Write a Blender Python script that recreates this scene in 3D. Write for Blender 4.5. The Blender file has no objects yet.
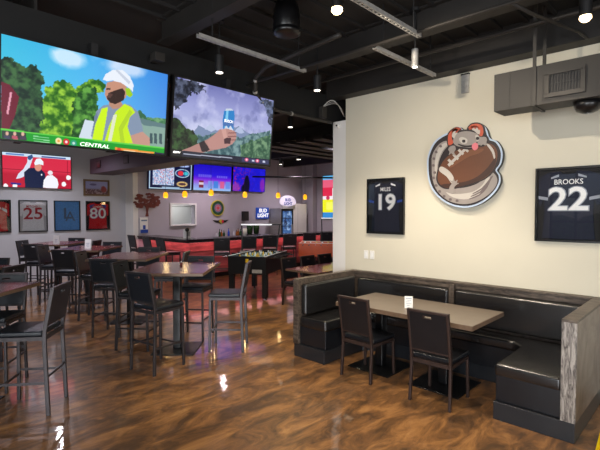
import bpy, bmesh, math, random
import numpy as np
from mathutils import Vector, Matrix
random.seed(7); NR = np.random.RandomState(3)
PI = math.pi; R = math.radians
S = bpy.context.scene; COL = S.collection
S.view_settings.view_transform = 'Standard'; S.view_settings.look = 'None'
S.view_settings.gamma = 1; S.view_settings.exposure = 0.0
S.view_settings.use_curve_mapping = False

# ---------------------------------------------------------------- materials
def lin(c):
    return tuple(((x/12.92) if x <= .04045 else ((x+.055)/1.055)**2.4) for x in c)
def rgb(r, g, b): return lin((r/255, g/255, b/255))
def mat(name, col, rough=.5, metal=0, spec=.5, coat=0, var=.12, scale=12, bump=0, bscale=60, stretch=None, emit=None, es=0):
    m = bpy.data.materials.new(name); m.use_nodes = True
    nt = m.node_tree; n = nt.nodes; l = nt.links; b = n['Principled BSDF']
    b.inputs['Roughness'].default_value = rough; b.inputs['Metallic'].default_value = metal
    b.inputs['Specular IOR Level'].default_value = spec; b.inputs['Coat Weight'].default_value = coat
    b.inputs['Coat Roughness'].default_value = .1
    tc = n.new('ShaderNodeTexCoord'); src = tc.outputs['Object']
    if stretch:
        mp = n.new('ShaderNodeMapping'); mp.inputs['Scale'].default_value = stretch
        l.new(src, mp.inputs['Vector']); src = mp.outputs['Vector']
    nz = n.new('ShaderNodeTexNoise'); nz.inputs['Scale'].default_value = scale; nz.inputs['Detail'].default_value = 4
    l.new(src, nz.inputs['Vector'])
    cr = n.new('ShaderNodeValToRGB')
    cr.color_ramp.elements[0].position = .3; cr.color_ramp.elements[1].position = .7
    cr.color_ramp.elements[0].color = (*[c*(1-var) for c in col], 1)
    cr.color_ramp.elements[1].color = (*[min(1, c*(1+var)) for c in col], 1)
    l.new(nz.outputs['Fac'], cr.inputs['Fac']); l.new(cr.outputs['Color'], b.inputs['Base Color'])
    if bump:
        n2 = n.new('ShaderNodeTexNoise'); n2.inputs['Scale'].default_value = bscale
        l.new(src, n2.inputs['Vector'])
        bp = n.new('ShaderNodeBump'); bp.inputs['Strength'].default_value = bump; bp.inputs['Distance'].default_value = .01
        l.new(n2.outputs['Fac'], bp.inputs['Height']); l.new(bp.outputs['Normal'], b.inputs['Normal'])
    if emit:
        b.inputs['Emission Color'].default_value = (*emit, 1); b.inputs['Emission Strength'].default_value = es
    return m
def floor_mat():
    m = bpy.data.materials.new('metallic epoxy floor'); m.use_nodes = True
    nt = m.node_tree; n = nt.nodes; l = nt.links; b = n['Principled BSDF']
    tc = n.new('ShaderNodeTexCoord')
    mp = n.new('ShaderNodeMapping'); mp.inputs['Scale'].default_value = (3.0, 1.15, 1); mp.inputs['Rotation'].default_value = (0, 0, R(-20))
    l.new(tc.outputs['Object'], mp.inputs['Vector'])
    n0 = n.new('ShaderNodeTexNoise'); n0.inputs['Scale'].default_value = 1.1; n0.inputs['Detail'].default_value = 3
    l.new(mp.outputs[0], n0.inputs['Vector'])
    ad = n.new('ShaderNodeMixRGB'); ad.blend_type = 'ADD'; ad.inputs[0].default_value = .55
    l.new(mp.outputs[0], ad.inputs[1]); l.new(n0.outputs['Color'], ad.inputs[2])
    n1 = n.new('ShaderNodeTexNoise'); n1.inputs['Scale'].default_value = 1.7; n1.inputs['Detail'].default_value = 9
    n1.inputs['Roughness'].default_value = .7; n1.inputs['Distortion'].default_value = .7
    l.new(ad.outputs[0], n1.inputs['Vector'])
    cr = n.new('ShaderNodeValToRGB'); e = cr.color_ramp.elements
    e[0].position = .28; e[0].color = (.08, .045, .024, 1)
    e[1].position = .74; e[1].color = (.62, .33, .12, 1)
    for p, c in ((.41, (.13, .068, .032)), (.5, (.25, .118, .045)), (.6, (.42, .20, .07))):
        q = e.new(p); q.color = (*c, 1)
    l.new(n1.outputs['Fac'], cr.inputs['Fac']); l.new(cr.outputs[0], b.inputs['Base Color'])
    b.inputs['Roughness'].default_value = .3; b.inputs['Metallic'].default_value = .1
    b.inputs['Coat Weight'].default_value = 1; b.inputs['Coat Roughness'].default_value = .045; b.inputs['Coat IOR'].default_value = 1.62
    n3 = n.new('ShaderNodeTexNoise'); n3.inputs['Scale'].default_value = 5; n3.inputs['Detail'].default_value = 3
    l.new(mp.outputs[0], n3.inputs['Vector'])
    bp = n.new('ShaderNodeBump'); bp.inputs['Strength'].default_value = .12; bp.inputs['Distance'].default_value = .012
    l.new(n3.outputs['Fac'], bp.inputs['Height']); l.new(bp.outputs[0], b.inputs['Coat Normal']); l.new(bp.outputs[0], b.inputs['Normal'])
    return m
def screen_mat(name, strength):
    m = bpy.data.materials.new(name); m.use_nodes = True
    nt = m.node_tree; n = nt.nodes; l = nt.links; b = n['Principled BSDF']
    b.inputs['Base Color'].default_value = (.01, .01, .01, 1); b.inputs['Roughness'].default_value = .25
    a = n.new('ShaderNodeAttribute'); a.attribute_name = 'Col'
    l.new(a.outputs['Color'], b.inputs['Emission Color']); b.inputs['Emission Strength'].default_value = strength
    return m
def print_mat(name, rough=.7):
    m = bpy.data.materials.new(name); m.use_nodes = True
    nt = m.node_tree; b = nt.nodes['Principled BSDF']; b.inputs['Roughness'].default_value = rough
    a = nt.nodes.new('ShaderNodeAttribute'); a.attribute_name = 'Col'
    nt.links.new(a.outputs['Color'], b.inputs['Base Color'])
    return m
def glass_mat(name, tint=(1, 1, 1), base=.0):
    m = bpy.data.materials.new(name); m.use_nodes = True
    nt = m.node_tree; n = nt.nodes; l = nt.links; n.remove(n['Principled BSDF'])
    t = n.new('ShaderNodeBsdfTransparent'); t.inputs[0].default_value = (*tint, 1)
    g = n.new('ShaderNodeBsdfGlossy'); g.inputs['Roughness'].default_value = .01
    f = n.new('ShaderNodeFresnel'); f.inputs['IOR'].default_value = 1.45
    ma = n.new('ShaderNodeMath'); ma.operation = 'ADD'; ma.inputs[1].default_value = base
    l.new(f.outputs[0], ma.inputs[0])
    x = n.new('ShaderNodeMixShader'); l.new(ma.outputs[0], x.inputs[0]); l.new(t.outputs[0], x.inputs[1]); l.new(g.outputs[0], x.inputs[2])
    l.new(x.outputs[0], n['Material Output'].inputs['Surface'])
    return m
def wood_mat(name, c0, c1, rough=.45, stretch=(1, 1, 14), scale=3, axis='X', bump=.25):
    m = bpy.data.materials.new(name); m.use_nodes = True
    nt = m.node_tree; n = nt.nodes; l = nt.links; b = n['Principled BSDF']; b.inputs['Roughness'].default_value = rough
    tc = n.new('ShaderNodeTexCoord'); mp = n.new('ShaderNodeMapping'); mp.inputs['Scale'].default_value = stretch
    l.new(tc.outputs['Object'], mp.inputs['Vector'])
    w = n.new('ShaderNodeTexNoise'); w.inputs['Scale'].default_value = scale; w.inputs['Detail'].default_value = 7
    w.inputs['Distortion'].default_value = 1.2; w.inputs['Roughness'].default_value = .65
    l.new(mp.outputs[0], w.inputs['Vector'])
    cr = n.new('ShaderNodeValToRGB'); e = cr.color_ramp.elements
    e[0].position = .38; e[0].color = (*c0, 1); e[1].position = .62; e[1].color = (*c1, 1)
    l.new(w.outputs['Fac'], cr.inputs[0]); l.new(cr.outputs[0], b.inputs['Base Color'])
    bp = n.new('ShaderNodeBump'); bp.inputs['Strength'].default_value = bump; bp.inputs['Distance'].default_value = .004
    l.new(w.outputs['Fac'], bp.inputs['Height']); l.new(bp.outputs[0], b.inputs['Normal'])
    return m
M = {
 'floor': floor_mat(),
 'cream': mat('cream painted wall', rgb(208, 202, 184), .75, var=.02, scale=2, bump=.05, bscale=180),
 'white_col': mat('white painted column', rgb(225, 223, 220), .6, var=.02, scale=2),
 'grey_wall': mat('light grey painted wall', rgb(186, 186, 192), .75, var=.02, scale=2),
 'bar_wall': mat('mauve grey painted wall', rgb(176, 170, 180), .75, var=.02, scale=2),
 'ceil': mat('black painted ceiling deck', rgb(26, 24, 23), .85, var=.2, scale=1.5),
 'beam': mat('black painted steel beam', rgb(36, 33, 31), .6, var=.15, scale=3),
 'black': mat('matt black', rgb(22, 22, 24), .55, var=.15),
 'header': mat('black header paint', rgb(12, 12, 13), .7, var=.1),
 'gloss_black': mat('satin black plastic', rgb(14, 14, 16), .3, var=.15),
 'galv': mat('galvanised strut', rgb(172, 170, 166), .5, .4, var=.15, scale=30),
 'duct': mat('dark grey painted duct', rgb(42, 39, 36), .6, var=.06, scale=3),
 'duct_purple': mat('grey painted soffit', rgb(74, 66, 78), .6, var=.05, scale=3),
 'metal': mat('dark brushed chair metal', rgb(66, 62, 64), .36, .5, var=.15, scale=20, stretch=(1, 1, .2)),
 'metal_brown': mat('dark bronze chair metal', rgb(64, 50, 46), .42, .4, var=.15, scale=20, stretch=(1, 1, .2)),
 'vinyl': mat('black vinyl', rgb(22, 24, 29), .33, spec=.5, var=.12, scale=5, bump=.12, bscale=14),
 'vinyl_seat': mat('black booth vinyl', rgb(24, 23, 24), .26, spec=.8, var=.12, scale=4, bump=.18, bscale=7),
 'vinyl_stool': mat('slate vinyl', rgb(25, 30, 37), .38, var=.12, scale=5, bump=.1, bscale=14),
 'tabletop_red': wood_mat('dark walnut laminate', rgb(92, 44, 52), rgb(120, 64, 66), .17, (1, 12, 1), 3, bump=.05),
 'tabletop_grey': mat('taupe laminate', rgb(120, 108, 96), .33, var=.06, scale=10),
 'edge': mat('brown table edge', rgb(112, 90, 72), .4, var=.2, scale=20),
 'plinth': mat('charcoal laminate plinth', rgb(36, 38, 42), .33, var=.12, scale=4),
 'wood_trim': wood_mat('weathered dark wood', rgb(46, 38, 33), rgb(100, 88, 78), .45, (2, 9, 9), 3),
 'wood_post': wood_mat('open grain oak end', rgb(62, 54, 52), rgb(176, 168, 160), .5, (14, 14, 2.2), 3.2),
 'wood_side': wood_mat('brown panel side', rgb(104, 92, 84), rgb(138, 126, 116), .4, (5, 1, 1), 2.5),
 'wall_white': mat('white plastic', rgb(232, 230, 226), .4, var=.02),
 'chrome': mat('chrome', rgb(200, 200, 205), .2, 1, var=.05),
 'bar_top': mat('dark bar top', rgb(46, 32, 38), .2, var=.3, scale=8),
 'bar_red': mat('rippled red bar panel', rgb(196, 98, 98), .35, .2, var=.35, scale=3, stretch=(1, 1, 5), bump=.4, bscale=5),
 'orange': mat('orange laminate', rgb(226, 92, 28), .35, var=.05),
 'foos_black': mat('black foosball cabinet', rgb(10, 10, 12), .4, var=.1),
 'field': mat('green playing field', rgb(176, 240, 214), .4, var=.2, scale=25),
 'yellow': mat('yellow plastic', rgb(232, 190, 30), .4, var=.08, scale=20),
 'yellow_sign': mat('yellow sign plastic', rgb(240, 205, 20), .35, var=.04),
 'white': mat('white', rgb(235, 235, 235), .5, var=.03),
 'led': mat('white lamp diffuser', rgb(230, 230, 230), .4, var=0, emit=(.9, .95, 1), es=.5),
 'lamp_lit': mat('lit lamp', (1, .85, .6), .4, var=0, emit=(1, .74, .38), es=9),
 'lamp_soft': mat('soft lit lamp', (1, .9, .75), .4, var=0, emit=(1, .9, .75), es=5),
 'amber': mat('amber glass shade', rgb(250, 190, 40), .3, var=0, emit=rgb(255, 178, 24), es=1.15),
 'red_led': mat('red light strip', (1, .1, .1), .4, var=0, emit=(1, .3, .3), es=2),
 'rust': mat('rusted steel', rgb(108, 52, 44), .7, .2, var=.3, scale=20),
 'navy': mat('navy jersey cloth', rgb(20, 26, 48), .8, var=.1, scale=30, bump=.3, bscale=25),
 'red_cloth': mat('red jersey cloth', rgb(206, 28, 38), .8, var=.1, scale=30, bump=.2),
 'white_cloth': mat('white jersey cloth', rgb(244, 242, 246), .8, var=.05, scale=30, bump=.2),
 'blue_cloth': mat('light blue jersey cloth', rgb(104, 166, 232), .8, var=.1, scale=30, bump=.2),
 'mount_black': mat('black mount board', rgb(18, 18, 22), .8, var=.1),
 'mount_white': mat('white mount board', rgb(196, 194, 200), .8, var=.04),
 'gold': mat('gold frame', rgb(120, 98, 76), .4, .3, var=.1),
 'glass': glass_mat('clear picture glass', base=.0),
 'bottle_g': mat('green bottle glass', rgb(40, 70, 40), .12, var=.2),
 'bottle_b': mat('blue bottle glass', rgb(40, 70, 170), .12, var=.2),
 'bottle_a': mat('amber bottle glass', rgb(130, 76, 30), .12, var=.2),
 'bottle_c': mat('pale bottle glass', rgb(190, 190, 196), .12, var=.2),
 'sign_blue': mat('blue sign face', rgb(28, 72, 170), .4, var=.05, emit=rgb(28, 72, 170), es=.3),
 'text_white': mat('white lettering', rgb(240, 240, 240), .5, var=0),
 'text_glow': mat('glowing white lettering', rgb(240, 240, 240), .5, var=0, emit=(1, 1, 1), es=.9),
 'text_silver': mat('silver lettering', rgb(150, 156, 168), .5, var=0),
 'text_red': mat('red lettering', rgb(190, 16, 40), .5, var=0),
 'text_blue': mat('blue lettering', rgb(34, 70, 160), .5, var=0),
 'text_grey': mat('grey blue lettering', rgb(96, 118, 150), .5, var=0),
 'text_black': mat('black lettering', rgb(24, 24, 24), .5, var=0),
 'outside': mat('outside paving', rgb(150, 150, 140), .8, var=.2, scale=1),
 'hedge': mat('hedge green', rgb(70, 110, 50), .8, var=.5, scale=6),
 'screen': screen_mat('television picture', 1.0),
 'screen_big': screen_mat('bright television picture', 1.15),
 'print': print_mat('printed picture'),
}

# ---------------------------------------------------------------- mesh helpers
def link(name, bm, m, parent=None, smooth=False, bevel=0):
    me = bpy.data.meshes.new(name); bmesh.ops.recalc_face_normals(bm, faces=bm.faces); bm.to_mesh(me); bm.free()
    for k in (m if isinstance(m, list) else [m]): me.materials.append(M[k] if isinstance(k, str) else k)
    if smooth:
        for p in me.polygons: p.use_smooth = True
    o = bpy.data.objects.new(name, me); COL.objects.link(o)
    if parent: o.parent = parent
    if bevel:
        b = o.modifiers.new('Bevel', 'BEVEL'); b.width = bevel; b.segments = 3; b.limit_method = 'ANGLE'
        for p in me.polygons: p.use_smooth = True
        w = o.modifiers.new('WN', 'WEIGHTED_NORMAL'); w.keep_sharp = True
    return o
def tag(o, label=None, cat=None, group=None, kind=None):
    if label: o['label'] = label
    if cat: o['category'] = cat
    if group: o['group'] = group
    if kind: o['kind'] = kind
    return o
def thing(name, label, cat, loc=(0, 0, 0), rz=0, group=None, rx=0):
    o = bpy.data.objects.new(name, None); COL.objects.link(o); o.empty_display_size = .1
    o.location = loc; o.rotation_euler = (rx, 0, rz)
    return tag(o, label, cat, group)
def struct(name, bm, m, label=None, bevel=0):
    o = link(name, bm, m, bevel=bevel); o['kind'] = 'structure'
    return o
def copy_tree(o, parent=None):
    c = o.copy(); COL.objects.link(c)
    if parent: c.parent = parent
    for ch in list(o.children): copy_tree(ch, c)
    return c
def B(bm, x0, x1, y0, y1, z0, z1, mi=0):
    v = [bm.verts.new(p) for p in ((x0,y0,z0),(x1,y0,z0),(x1,y1,z0),(x0,y1,z0),(x0,y0,z1),(x1,y0,z1),(x1,y1,z1),(x0,y1,z1))]
    for f in ((0,3,2,1),(4,5,6,7),(0,1,5,4),(1,2,6,5),(2,3,7,6),(3,0,4,7)):
        bm.faces.new([v[i] for i in f]).material_index = mi
    return bm
def box(*a): return B(bmesh.new(), *a)
def bar(bm, p0, p1, w, d, side=(1, 0, 0)):
    # rectangular bar, width w along side, depth d across
    p0 = Vector(p0); p1 = Vector(p1); t = (p1-p0).normalized(); s = Vector(side); s = (s - t*s.dot(t)).normalized(); n = t.cross(s)
    v = []
    for p in (p0, p1):
        for a, b in ((-1,-1),(1,-1),(1,1),(-1,1)): v.append(bm.verts.new(p + s*a*w/2 + n*b*d/2))
    for f in ((0,3,2,1),(4,5,6,7),(0,1,5,4),(1,2,6,5),(2,3,7,6),(3,0,4,7)): bm.faces.new([v[i] for i in f])
    return bm
def sweep(bm, pts, w, d, side=(1, 0, 0)):
    # continuous rectangular section along points
    rings = []; s = Vector(side)
    P = [Vector(p) for p in pts]
    for i, p in enumerate(P):
        t = (P[min(i+1, len(P)-1)] - P[max(i-1, 0)]).normalized(); n = t.cross(s).normalized()
        rings.append([bm.verts.new(p + s*a*w/2 + n*b*d/2) for a, b in ((-1,-1),(1,-1),(1,1),(-1,1))])
    for a, b in zip(rings, rings[1:]):
        for i in range(4): bm.faces.new((a[i], a[(i+1)%4], b[(i+1)%4], b[i]))
    bm.faces.new(rings[0]); bm.faces.new(rings[-1]); return bm
def cyl(bm, p0, p1, r0, r1=None, n=20):
    r1 = r0 if r1 is None else r1
    p0 = Vector(p0); p1 = Vector(p1); t = (p1-p0).normalized(); a = t.orthogonal().normalized(); b = t.cross(a)
    A = [bm.verts.new(p0 + (a*math.cos(2*PI*i/n)+b*math.sin(2*PI*i/n))*r0) for i in range(n)]
    C = [bm.verts.new(p1 + (a*math.cos(2*PI*i/n)+b*math.sin(2*PI*i/n))*r1) for i in range(n)]
    for i in range(n): bm.faces.new((A[i], A[(i+1)%n], C[(i+1)%n], C[i]))
    bm.faces.new(A); bm.faces.new(C); return bm
def lathe(bm, prof, c=(0, 0, 0), n=24):
    rings = [[bm.verts.new((c[0]+r*math.cos(2*PI*i/n), c[1]+r*math.sin(2*PI*i/n), c[2]+z)) for i in range(n)] for r, z in prof]
    for a, b in zip(rings, rings[1:]):
        for i in range(n): bm.faces.new((a[i], a[(i+1)%n], b[(i+1)%n], b[i]))
    bm.faces.new(rings[0]); bm.faces.new(rings[-1]); return bm
def tube(bm, pts, r, n=8):
    rings = []; P = [Vector(p) for p in pts]; up = Vector((.3, .2, 1)).normalized()
    for i, p in enumerate(P):
        t = (P[min(i+1, len(P)-1)] - P[max(i-1, 0)]).normalized()
        a = up - t*up.dot(t); a = a.normalized() if a.length > .1 else t.orthogonal().normalized(); b = t.cross(a)
        rings.append([bm.verts.new(p + (a*math.cos(2*PI*k/n)+b*math.sin(2*PI*k/n))*r) for k in range(n)])
    for A, C in zip(rings, rings[1:]):
        for i in range(n): bm.faces.new((A[i], A[(i+1)%n], C[(i+1)%n], C[i]))
    bm.faces.new(rings[0]); bm.faces.new(rings[-1]); return bm
def prism(bm, pts, y0, y1):
    # outline in local x,z extruded from y0 (front) to y1 (back)
    A = [bm.verts.new((x, y0, z)) for x, z in pts]; C = [bm.verts.new((x, y1, z)) for x, z in pts]; n = len(pts)
    for i in range(n): bm.faces.new((A[i], A[(i+1)%n], C[(i+1)%n], C[i]))
    bm.faces.new(A); bm.faces.new(C[::-1]); return bm
def smooth_closed(pts, k=4):
    out = []; n = len(pts)
    for i in range(n):
        p0, p1, p2, p3 = (np.array(pts[(i+j-1) % n], float) for j in range(4))
        for s in range(k):
            t = s/k
            out.append(tuple(.5*((2*p1)+(-p0+p2)*t+(2*p0-5*p1+4*p2-p3)*t*t+(-p0+3*p1-3*p2+p3)*t**3)))
    return out
def text(name, s, h, x, z, y, m, parent, ext=.002, align='CENTER', shear=0, sx=1, bold=0):
    cu = bpy.data.curves.new(name, 'FONT'); cu.body = s; cu.size = h*1.38; cu.extrude = ext; cu.align_x = align; cu.align_y = 'CENTER'
    cu.shear = shear; cu.offset = bold; cu.resolution_u = 3
    t = bpy.data.objects.new('t', cu); COL.objects.link(t)
    dg = bpy.context.evaluated_depsgraph_get(); dg.update()
    me = bpy.data.meshes.new_from_object(t.evaluated_get(dg)); bpy.data.objects.remove(t); bpy.data.curves.remove(cu)
    me.transform(Matrix.Translation((x, y, z)) @ Matrix.Rotation(PI/2, 4, 'X') @ Matrix.Diagonal((sx, 1, 1, 1)))
    me.materials.clear(); me.materials.append(M[m]); me.name = name
    o = bpy.data.objects.new(name, me); COL.objects.link(o)
    if parent: o.parent = parent
    return o

# ---------------------------------------------------------------- picture painting for flat screens and prints
def vnoise(h, w, f, seed, oct=4):
    r = np.random.RandomState(seed); out = np.zeros((h, w)); amp = 1; tot = 0
    for k in range(oct):
        gh = max(2, int(f*2**k)); gw = max(2, int(f*2**k*w/h)); g = r.rand(gh+1, gw+1)
        y = np.linspace(0, gh-1e-6, h); x = np.linspace(0, gw-1e-6, w); yi = y.astype(int); xi = x.astype(int)
        fy = (y-yi)[:, None]; fx = (x-xi)[None]; fy = fy*fy*(3-2*fy); fx = fx*fx*(3-2*fx)
        out += amp*((g[yi][:, xi]*(1-fx)+g[yi][:, xi+1]*fx)*(1-fy)+(g[yi+1][:, xi]*(1-fx)+g[yi+1][:, xi+1]*fx)*fy); tot += amp; amp *= .55
    return out/tot
def homog(src, dst):
    A = []
    for (x, y), (u, v) in zip(src, dst):
        A.append([x, y, 1, 0, 0, 0, -u*x, -u*y, -u]); A.append([0, 0, 0, x, y, 1, -v*x, -v*y, -v])
    H = np.linalg.svd(np.array(A, float))[2][-1].reshape(3, 3)
    def f(p):
        q = H @ np.array([p[0], p[1], 1.0]); return (q[0]/q[2], q[1]/q[2])
    return f
UNIT = [(0, 0), (1, 0), (1, 1), (0, 1)]
class Paint:
    def __init__(s, w, h, col, quad=UNIT):
        s.w, s.h = w, h; s.a = np.zeros((h, w, 3)); s.a[:] = np.array(col)/255
        s.V, s.U = np.mgrid[0:1:h*1j, 0:1:w*1j]; s.tr = homog(quad, UNIT); s.k = 0
    def noise(s, f): s.k += 1; return vnoise(s.h, s.w, f, 100+s.k*7+int(f))
    def mix(s, mask, col):
        mask = np.clip(mask, 0, 1)[..., None]; c = np.array(col, float)/255
        s.a = s.a*(1-mask) + c*mask
    def grad(s, stops, axis='v', m=None):
        t = s.V if axis == 'v' else s.U; xs = [p for p, c in stops]
        g = np.stack([np.interp(t, xs, [c[i]/255 for p, c in stops]) for i in range(3)], -1)
        if m is None: s.a = g
        else: s.a = s.a*(1-m[..., None]) + g*m[..., None]
    def pmask(s, pts, wob=0, f=12):
        q = [s.tr(p) for p in pts]; U, V = s.U, s.V
        if wob: U = U + (s.noise(f)-.5)*wob; V = V + (s.noise(f)-.5)*wob*1.6
        ins = np.zeros(U.shape, bool); n = len(q)
        for i in range(n):
            (x0, y0), (x1, y1) = q[i], q[(i+1) % n]
            if y0 == y1: continue
            c = ((y0 > V) != (y1 > V)) & (U < (x1-x0)*(V-y0)/(y1-y0)+x0); ins ^= c
        return ins.astype(float)
    def poly(s, pts, col, wob=0, f=12, a=1): s.mix(s.pmask(pts, wob, f)*a, col)
    def ell(s, c, rx, ry, col, soft=.15, wob=0, f=10, a=1):
        q = s.tr(c); qx = s.tr((c[0]+rx, c[1])); qy = s.tr((c[0], c[1]+ry))
        ru = math.hypot(qx[0]-q[0], 0) or .01; rv = abs(qy[1]-q[1]) or .01
        d = np.sqrt(((s.U-q[0])/ru)**2+((s.V-q[1])/rv)**2)
        if wob: d = d+(s.noise(f)-.5)*wob
        s.mix(np.clip((1-d)/soft+.5, 0, 1)*a, col)
    def rect(s, u0, v0, u1, v1, col, a=1): s.mix(((s.U >= u0) & (s.U < u1) & (s.V >= v0) & (s.V < v1))*a, col)
    def foliage(s, pts, dark, light, wob=.07, f=14):
        m = s.pmask(pts, wob, f); n = np.clip((s.noise(18)-.35)*3, 0, 1)[..., None]
        g = np.array(dark)/255*(1-n)+np.array(light)/255*n; s.a = s.a*(1-m[..., None])+g*m[..., None]
    def mesh(s, name, W, H, m, parent, y=0, cx=0, cz=0):
        h, w = s.h, s.w; U = s.U.ravel(); V = s.V.ravel()
        vs = np.stack([cx+(U-.5)*W, np.full(U.shape, y), cz+(.5-V)*H], -1)
        i = np.arange(h*w).reshape(h, w); q = np.stack([i[1:, :-1], i[1:, 1:], i[:-1, 1:], i[:-1, :-1]], -1).reshape(-1, 4)
        me = bpy.data.meshes.new(name); me.from_pydata(vs.tolist(), [], q.tolist()); me.materials.append(M[m])
        c = np.clip(s.a, 0, 1).reshape(-1, 3); c = np.where(c <= .04045, c/12.92, ((c+.055)/1.055)**2.4)
        at = me.color_attributes.new('Col', 'FLOAT_COLOR', 'POINT')
        at.data.foreach_set('color', np.concatenate([c, np.ones((len(c), 1))], 1).astype(np.float32).ravel())
        o = bpy.data.objects.new(name, me); COL.objects.link(o)
        if parent: o.parent = parent
        return o

# ================================================================= THE ROOM
ZC = 3.75
o = struct('floor', box(-14, 3, -4, 14, -.1, 0), 'floor')
struct('ceiling', box(-14, 3, -4, 14, ZC, ZC+.1), 'ceil')
struct('wall_right', box(-3.97, 3, 5.1, 5.3, 0, ZC), 'cream')
bm = box(-4.21, -3.97, 5.1, 5.36, 0, 3.12)
struct('wall_pillar', bm, 'white_col', bevel=.004)
bm = box(-13.1, -12.9, -4, 5.9, 0, ZC); struct('wall_left', bm, 'grey_wall')
bm = bmesh.new(); B(bm, -12.9, -12.4, 5.9, 6.05, 0, ZC); struct('wall_return', bm, 'white_col')
# bar wall with the serving hatch opening
bm = bmesh.new()
B(bm, -12.6, -12.4, 6.05, 7.13, 0, ZC); B(bm, -12.6, -12.4, 7.98, 13.05, 0, ZC); B(bm, -12.6, -12.4, 7.13, 7.98, 0, 1.38); B(bm, -12.6, -12.4, 7.13, 7.98, 2.0, ZC)
struct('wall_bar', bm, 'bar_wall')
bm = box(-12.4, -11.8, 13.05, 13.25, 0, ZC); B(bm, -11.8, -3.5, 13.3, 13.5, 0, ZC); B(bm, -11.85, -11.8, 13.25, 13.5, 0, ZC)
struct('wall_far', bm, 'bar_wall')
struct('wall_far_side', box(-3.7, -3.5, 5.36, 13.3, 0, ZC), 'bar_wall')
# front wall with shop windows behind the camera, and the side wall
bm = bmesh.new()
wins = [(-12.2, -9.6), (-8.2, -5.4), (-3.6, -2.3), (-1.8, 0.2), (.6, 2.6)]
xs = -14
for a, b in wins:
    B(bm, xs, a, -4.2, -4, 0, ZC); B(bm, a, b, -4.2, -4, 0, .5); B(bm, a, b, -4.2, -4, 2.9, ZC); xs = b
B(bm, xs, 3.2, -4.2, -4, 0, ZC); struct('wall_front', bm, 'cream')
for k, (a, b) in enumerate(wins):
    bm = bmesh.new()
    for x in (a+.03, (a+b)/2, b-.03): B(bm, x-.03, x+.03, -4.14, -4.06, .5, 2.9)
    for z in (.53, 1.5, 2.2, 2.87): B(bm, a+.06, b-.06, -4.13, -4.07, z-.03, z+.03)
    struct('window_%d' % (k+1), bm, 'black')
bm = bmesh.new(); B(bm, 3, 3.2, -4, -2.2, 0, ZC); B(bm, 3, 3.2, 1.8, 5.3, 0, ZC); B(bm, 3, 3.2, -2.2, 1.8, 0, .5); B(bm, 3, 3.2, -2.2, 1.8, 2.9, ZC)
struct('wall_side', bm, 'cream')
bm = bmesh.new()
for y in (-2.17, -.2, 1.77): B(bm, 3.06, 3.12, y-.03, y+.03, .5, 2.9)
for z in (.53, 2.2, 2.87): B(bm, 3.06, 3.12, -2.14, 1.74, z-.03, z+.03)
struct('window_6', bm, 'black')
struct('ground_outside', box(-24, 14, -16, -4.2, -.15, -.02), 'outside')
bm = bmesh.new()
for k in range(26):
    cx = -20+k*1.25; bmesh.ops.create_icosphere(bm, subdivisions=2, radius=1.0+.35*random.random(), matrix=Matrix.Translation((cx, -11-random.random(), .6)))
tag(link('hedge', bm, 'hedge'), 'green hedge outside beyond the front windows', 'hedge', kind='stuff')

# steelwork and ceiling
struct('trim_1', box(-4.3, -4.17, -4, 13.2, 3.12, 3.48), 'header')       # header the televisions hang below
struct('trim_2', box(-4.17, 3, 4.9, 5.1, 3.42, ZC), 'beam')            # ledger on the right wall
def ibeam(name, y, x0, x1, z0=3.5, w=.13):
    bm = bmesh.new(); B(bm, x0, x1, y-w/2, y+w/2, z0, z0+.02); B(bm, x0, x1, y-.012, y+.012, z0+.02, ZC-.02); B(bm, x0, x1, y-w/2, y+w/2, ZC-.02, ZC)
    return struct(name, bm, 'beam')
for k, y in enumerate((.55, 2.32, 3.93)): ibeam('trim_%d' % (3+k), y, -4.17, 3)
for k, y in enumerate((1.2, 3.1, 5.4, 7.6, 9.8, 12.0)): ibeam('trim_%d' % (6+k), y, -12.9 if y < 5.9 else -12.4, -4.3)
bm = box(-12.4, -7.2, 4.7, 5.32, 2.8, 3.2); B(bm, -12.9, -12.4, 5.5, 5.6, 3.5, 3.6); struct('trim_12', bm, 'duct_purple', bevel=.005)      # soffit over the passage
bm = bmesh.new()
for k in range(7): B(bm, -8.6+k*.52, -8.3+k*.52, 7.2, 12.8, 3.36, 3.44)
struct('trim_13', bm, 'beam')
for k, x in enumerate((-11.8, -10.2)):
    t = thing('soffit_vent', ['small black square vent at the left end of the grey soffit', 'black square vent in the middle of the grey soffit'][k], 'vent', (x, 4.7, 3.02), group='square vents in the grey soffit')
    link('frame', box(-.13, .13, -.012, 0, -.1, .1), 'black', t); link('louvre', box(-.1, .1, -.016, -.012, -.07, .07), 'gloss_black', t)
# roof deck ribs
bm = bmesh.new()
for k in range(28): B(bm, -4.1+k*.26, -4.06+k*.26, -4, 4.9, ZC-.03, ZC)
struct('trim_14', bm, 'ceil')

def strut(x, y0, y1, z, label):
    t = thing('strut_channel', label, 'ceiling channel', (x, y0, z), group='perforated channels under the ceiling')
    L = y1-y0; bm = bmesh.new(); w = .041
    B(bm, -w/2, -w/2+.003, 0, L, 0, .03); B(bm, w/2-.003, w/2, 0, L, 0, .03)
    n = int(L/.055)
    B(bm, -w/2, -.008, 0, L, -.003, 0); B(bm, .008, w/2, 0, L, -.003, 0)
    for i in range(n+1):
        a = i*L/(n+1); B(bm, -.008, .008, a, a+.02, -.003, 0)
    link('channel', bm, 'galv', t)
    for y in (.15, L-.1):
        link('hanger_rod', cyl(bmesh.new(), (0, y, .028), (0, y, ZC-z), .006, n=8), 'black', t)
strut(-1.92, .9, 3.49, 3.3, 'long bright perforated steel channel nearest the cream wall lamp')
strut(-2.35, 3.44, 4.62, 3.3, 'short perforated channel running toward the cream wall above the jerseys')
strut(-3.29, 2.16, 3.51, 3.3, 'perforated channel hanging in front of the two large televisions')
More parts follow.
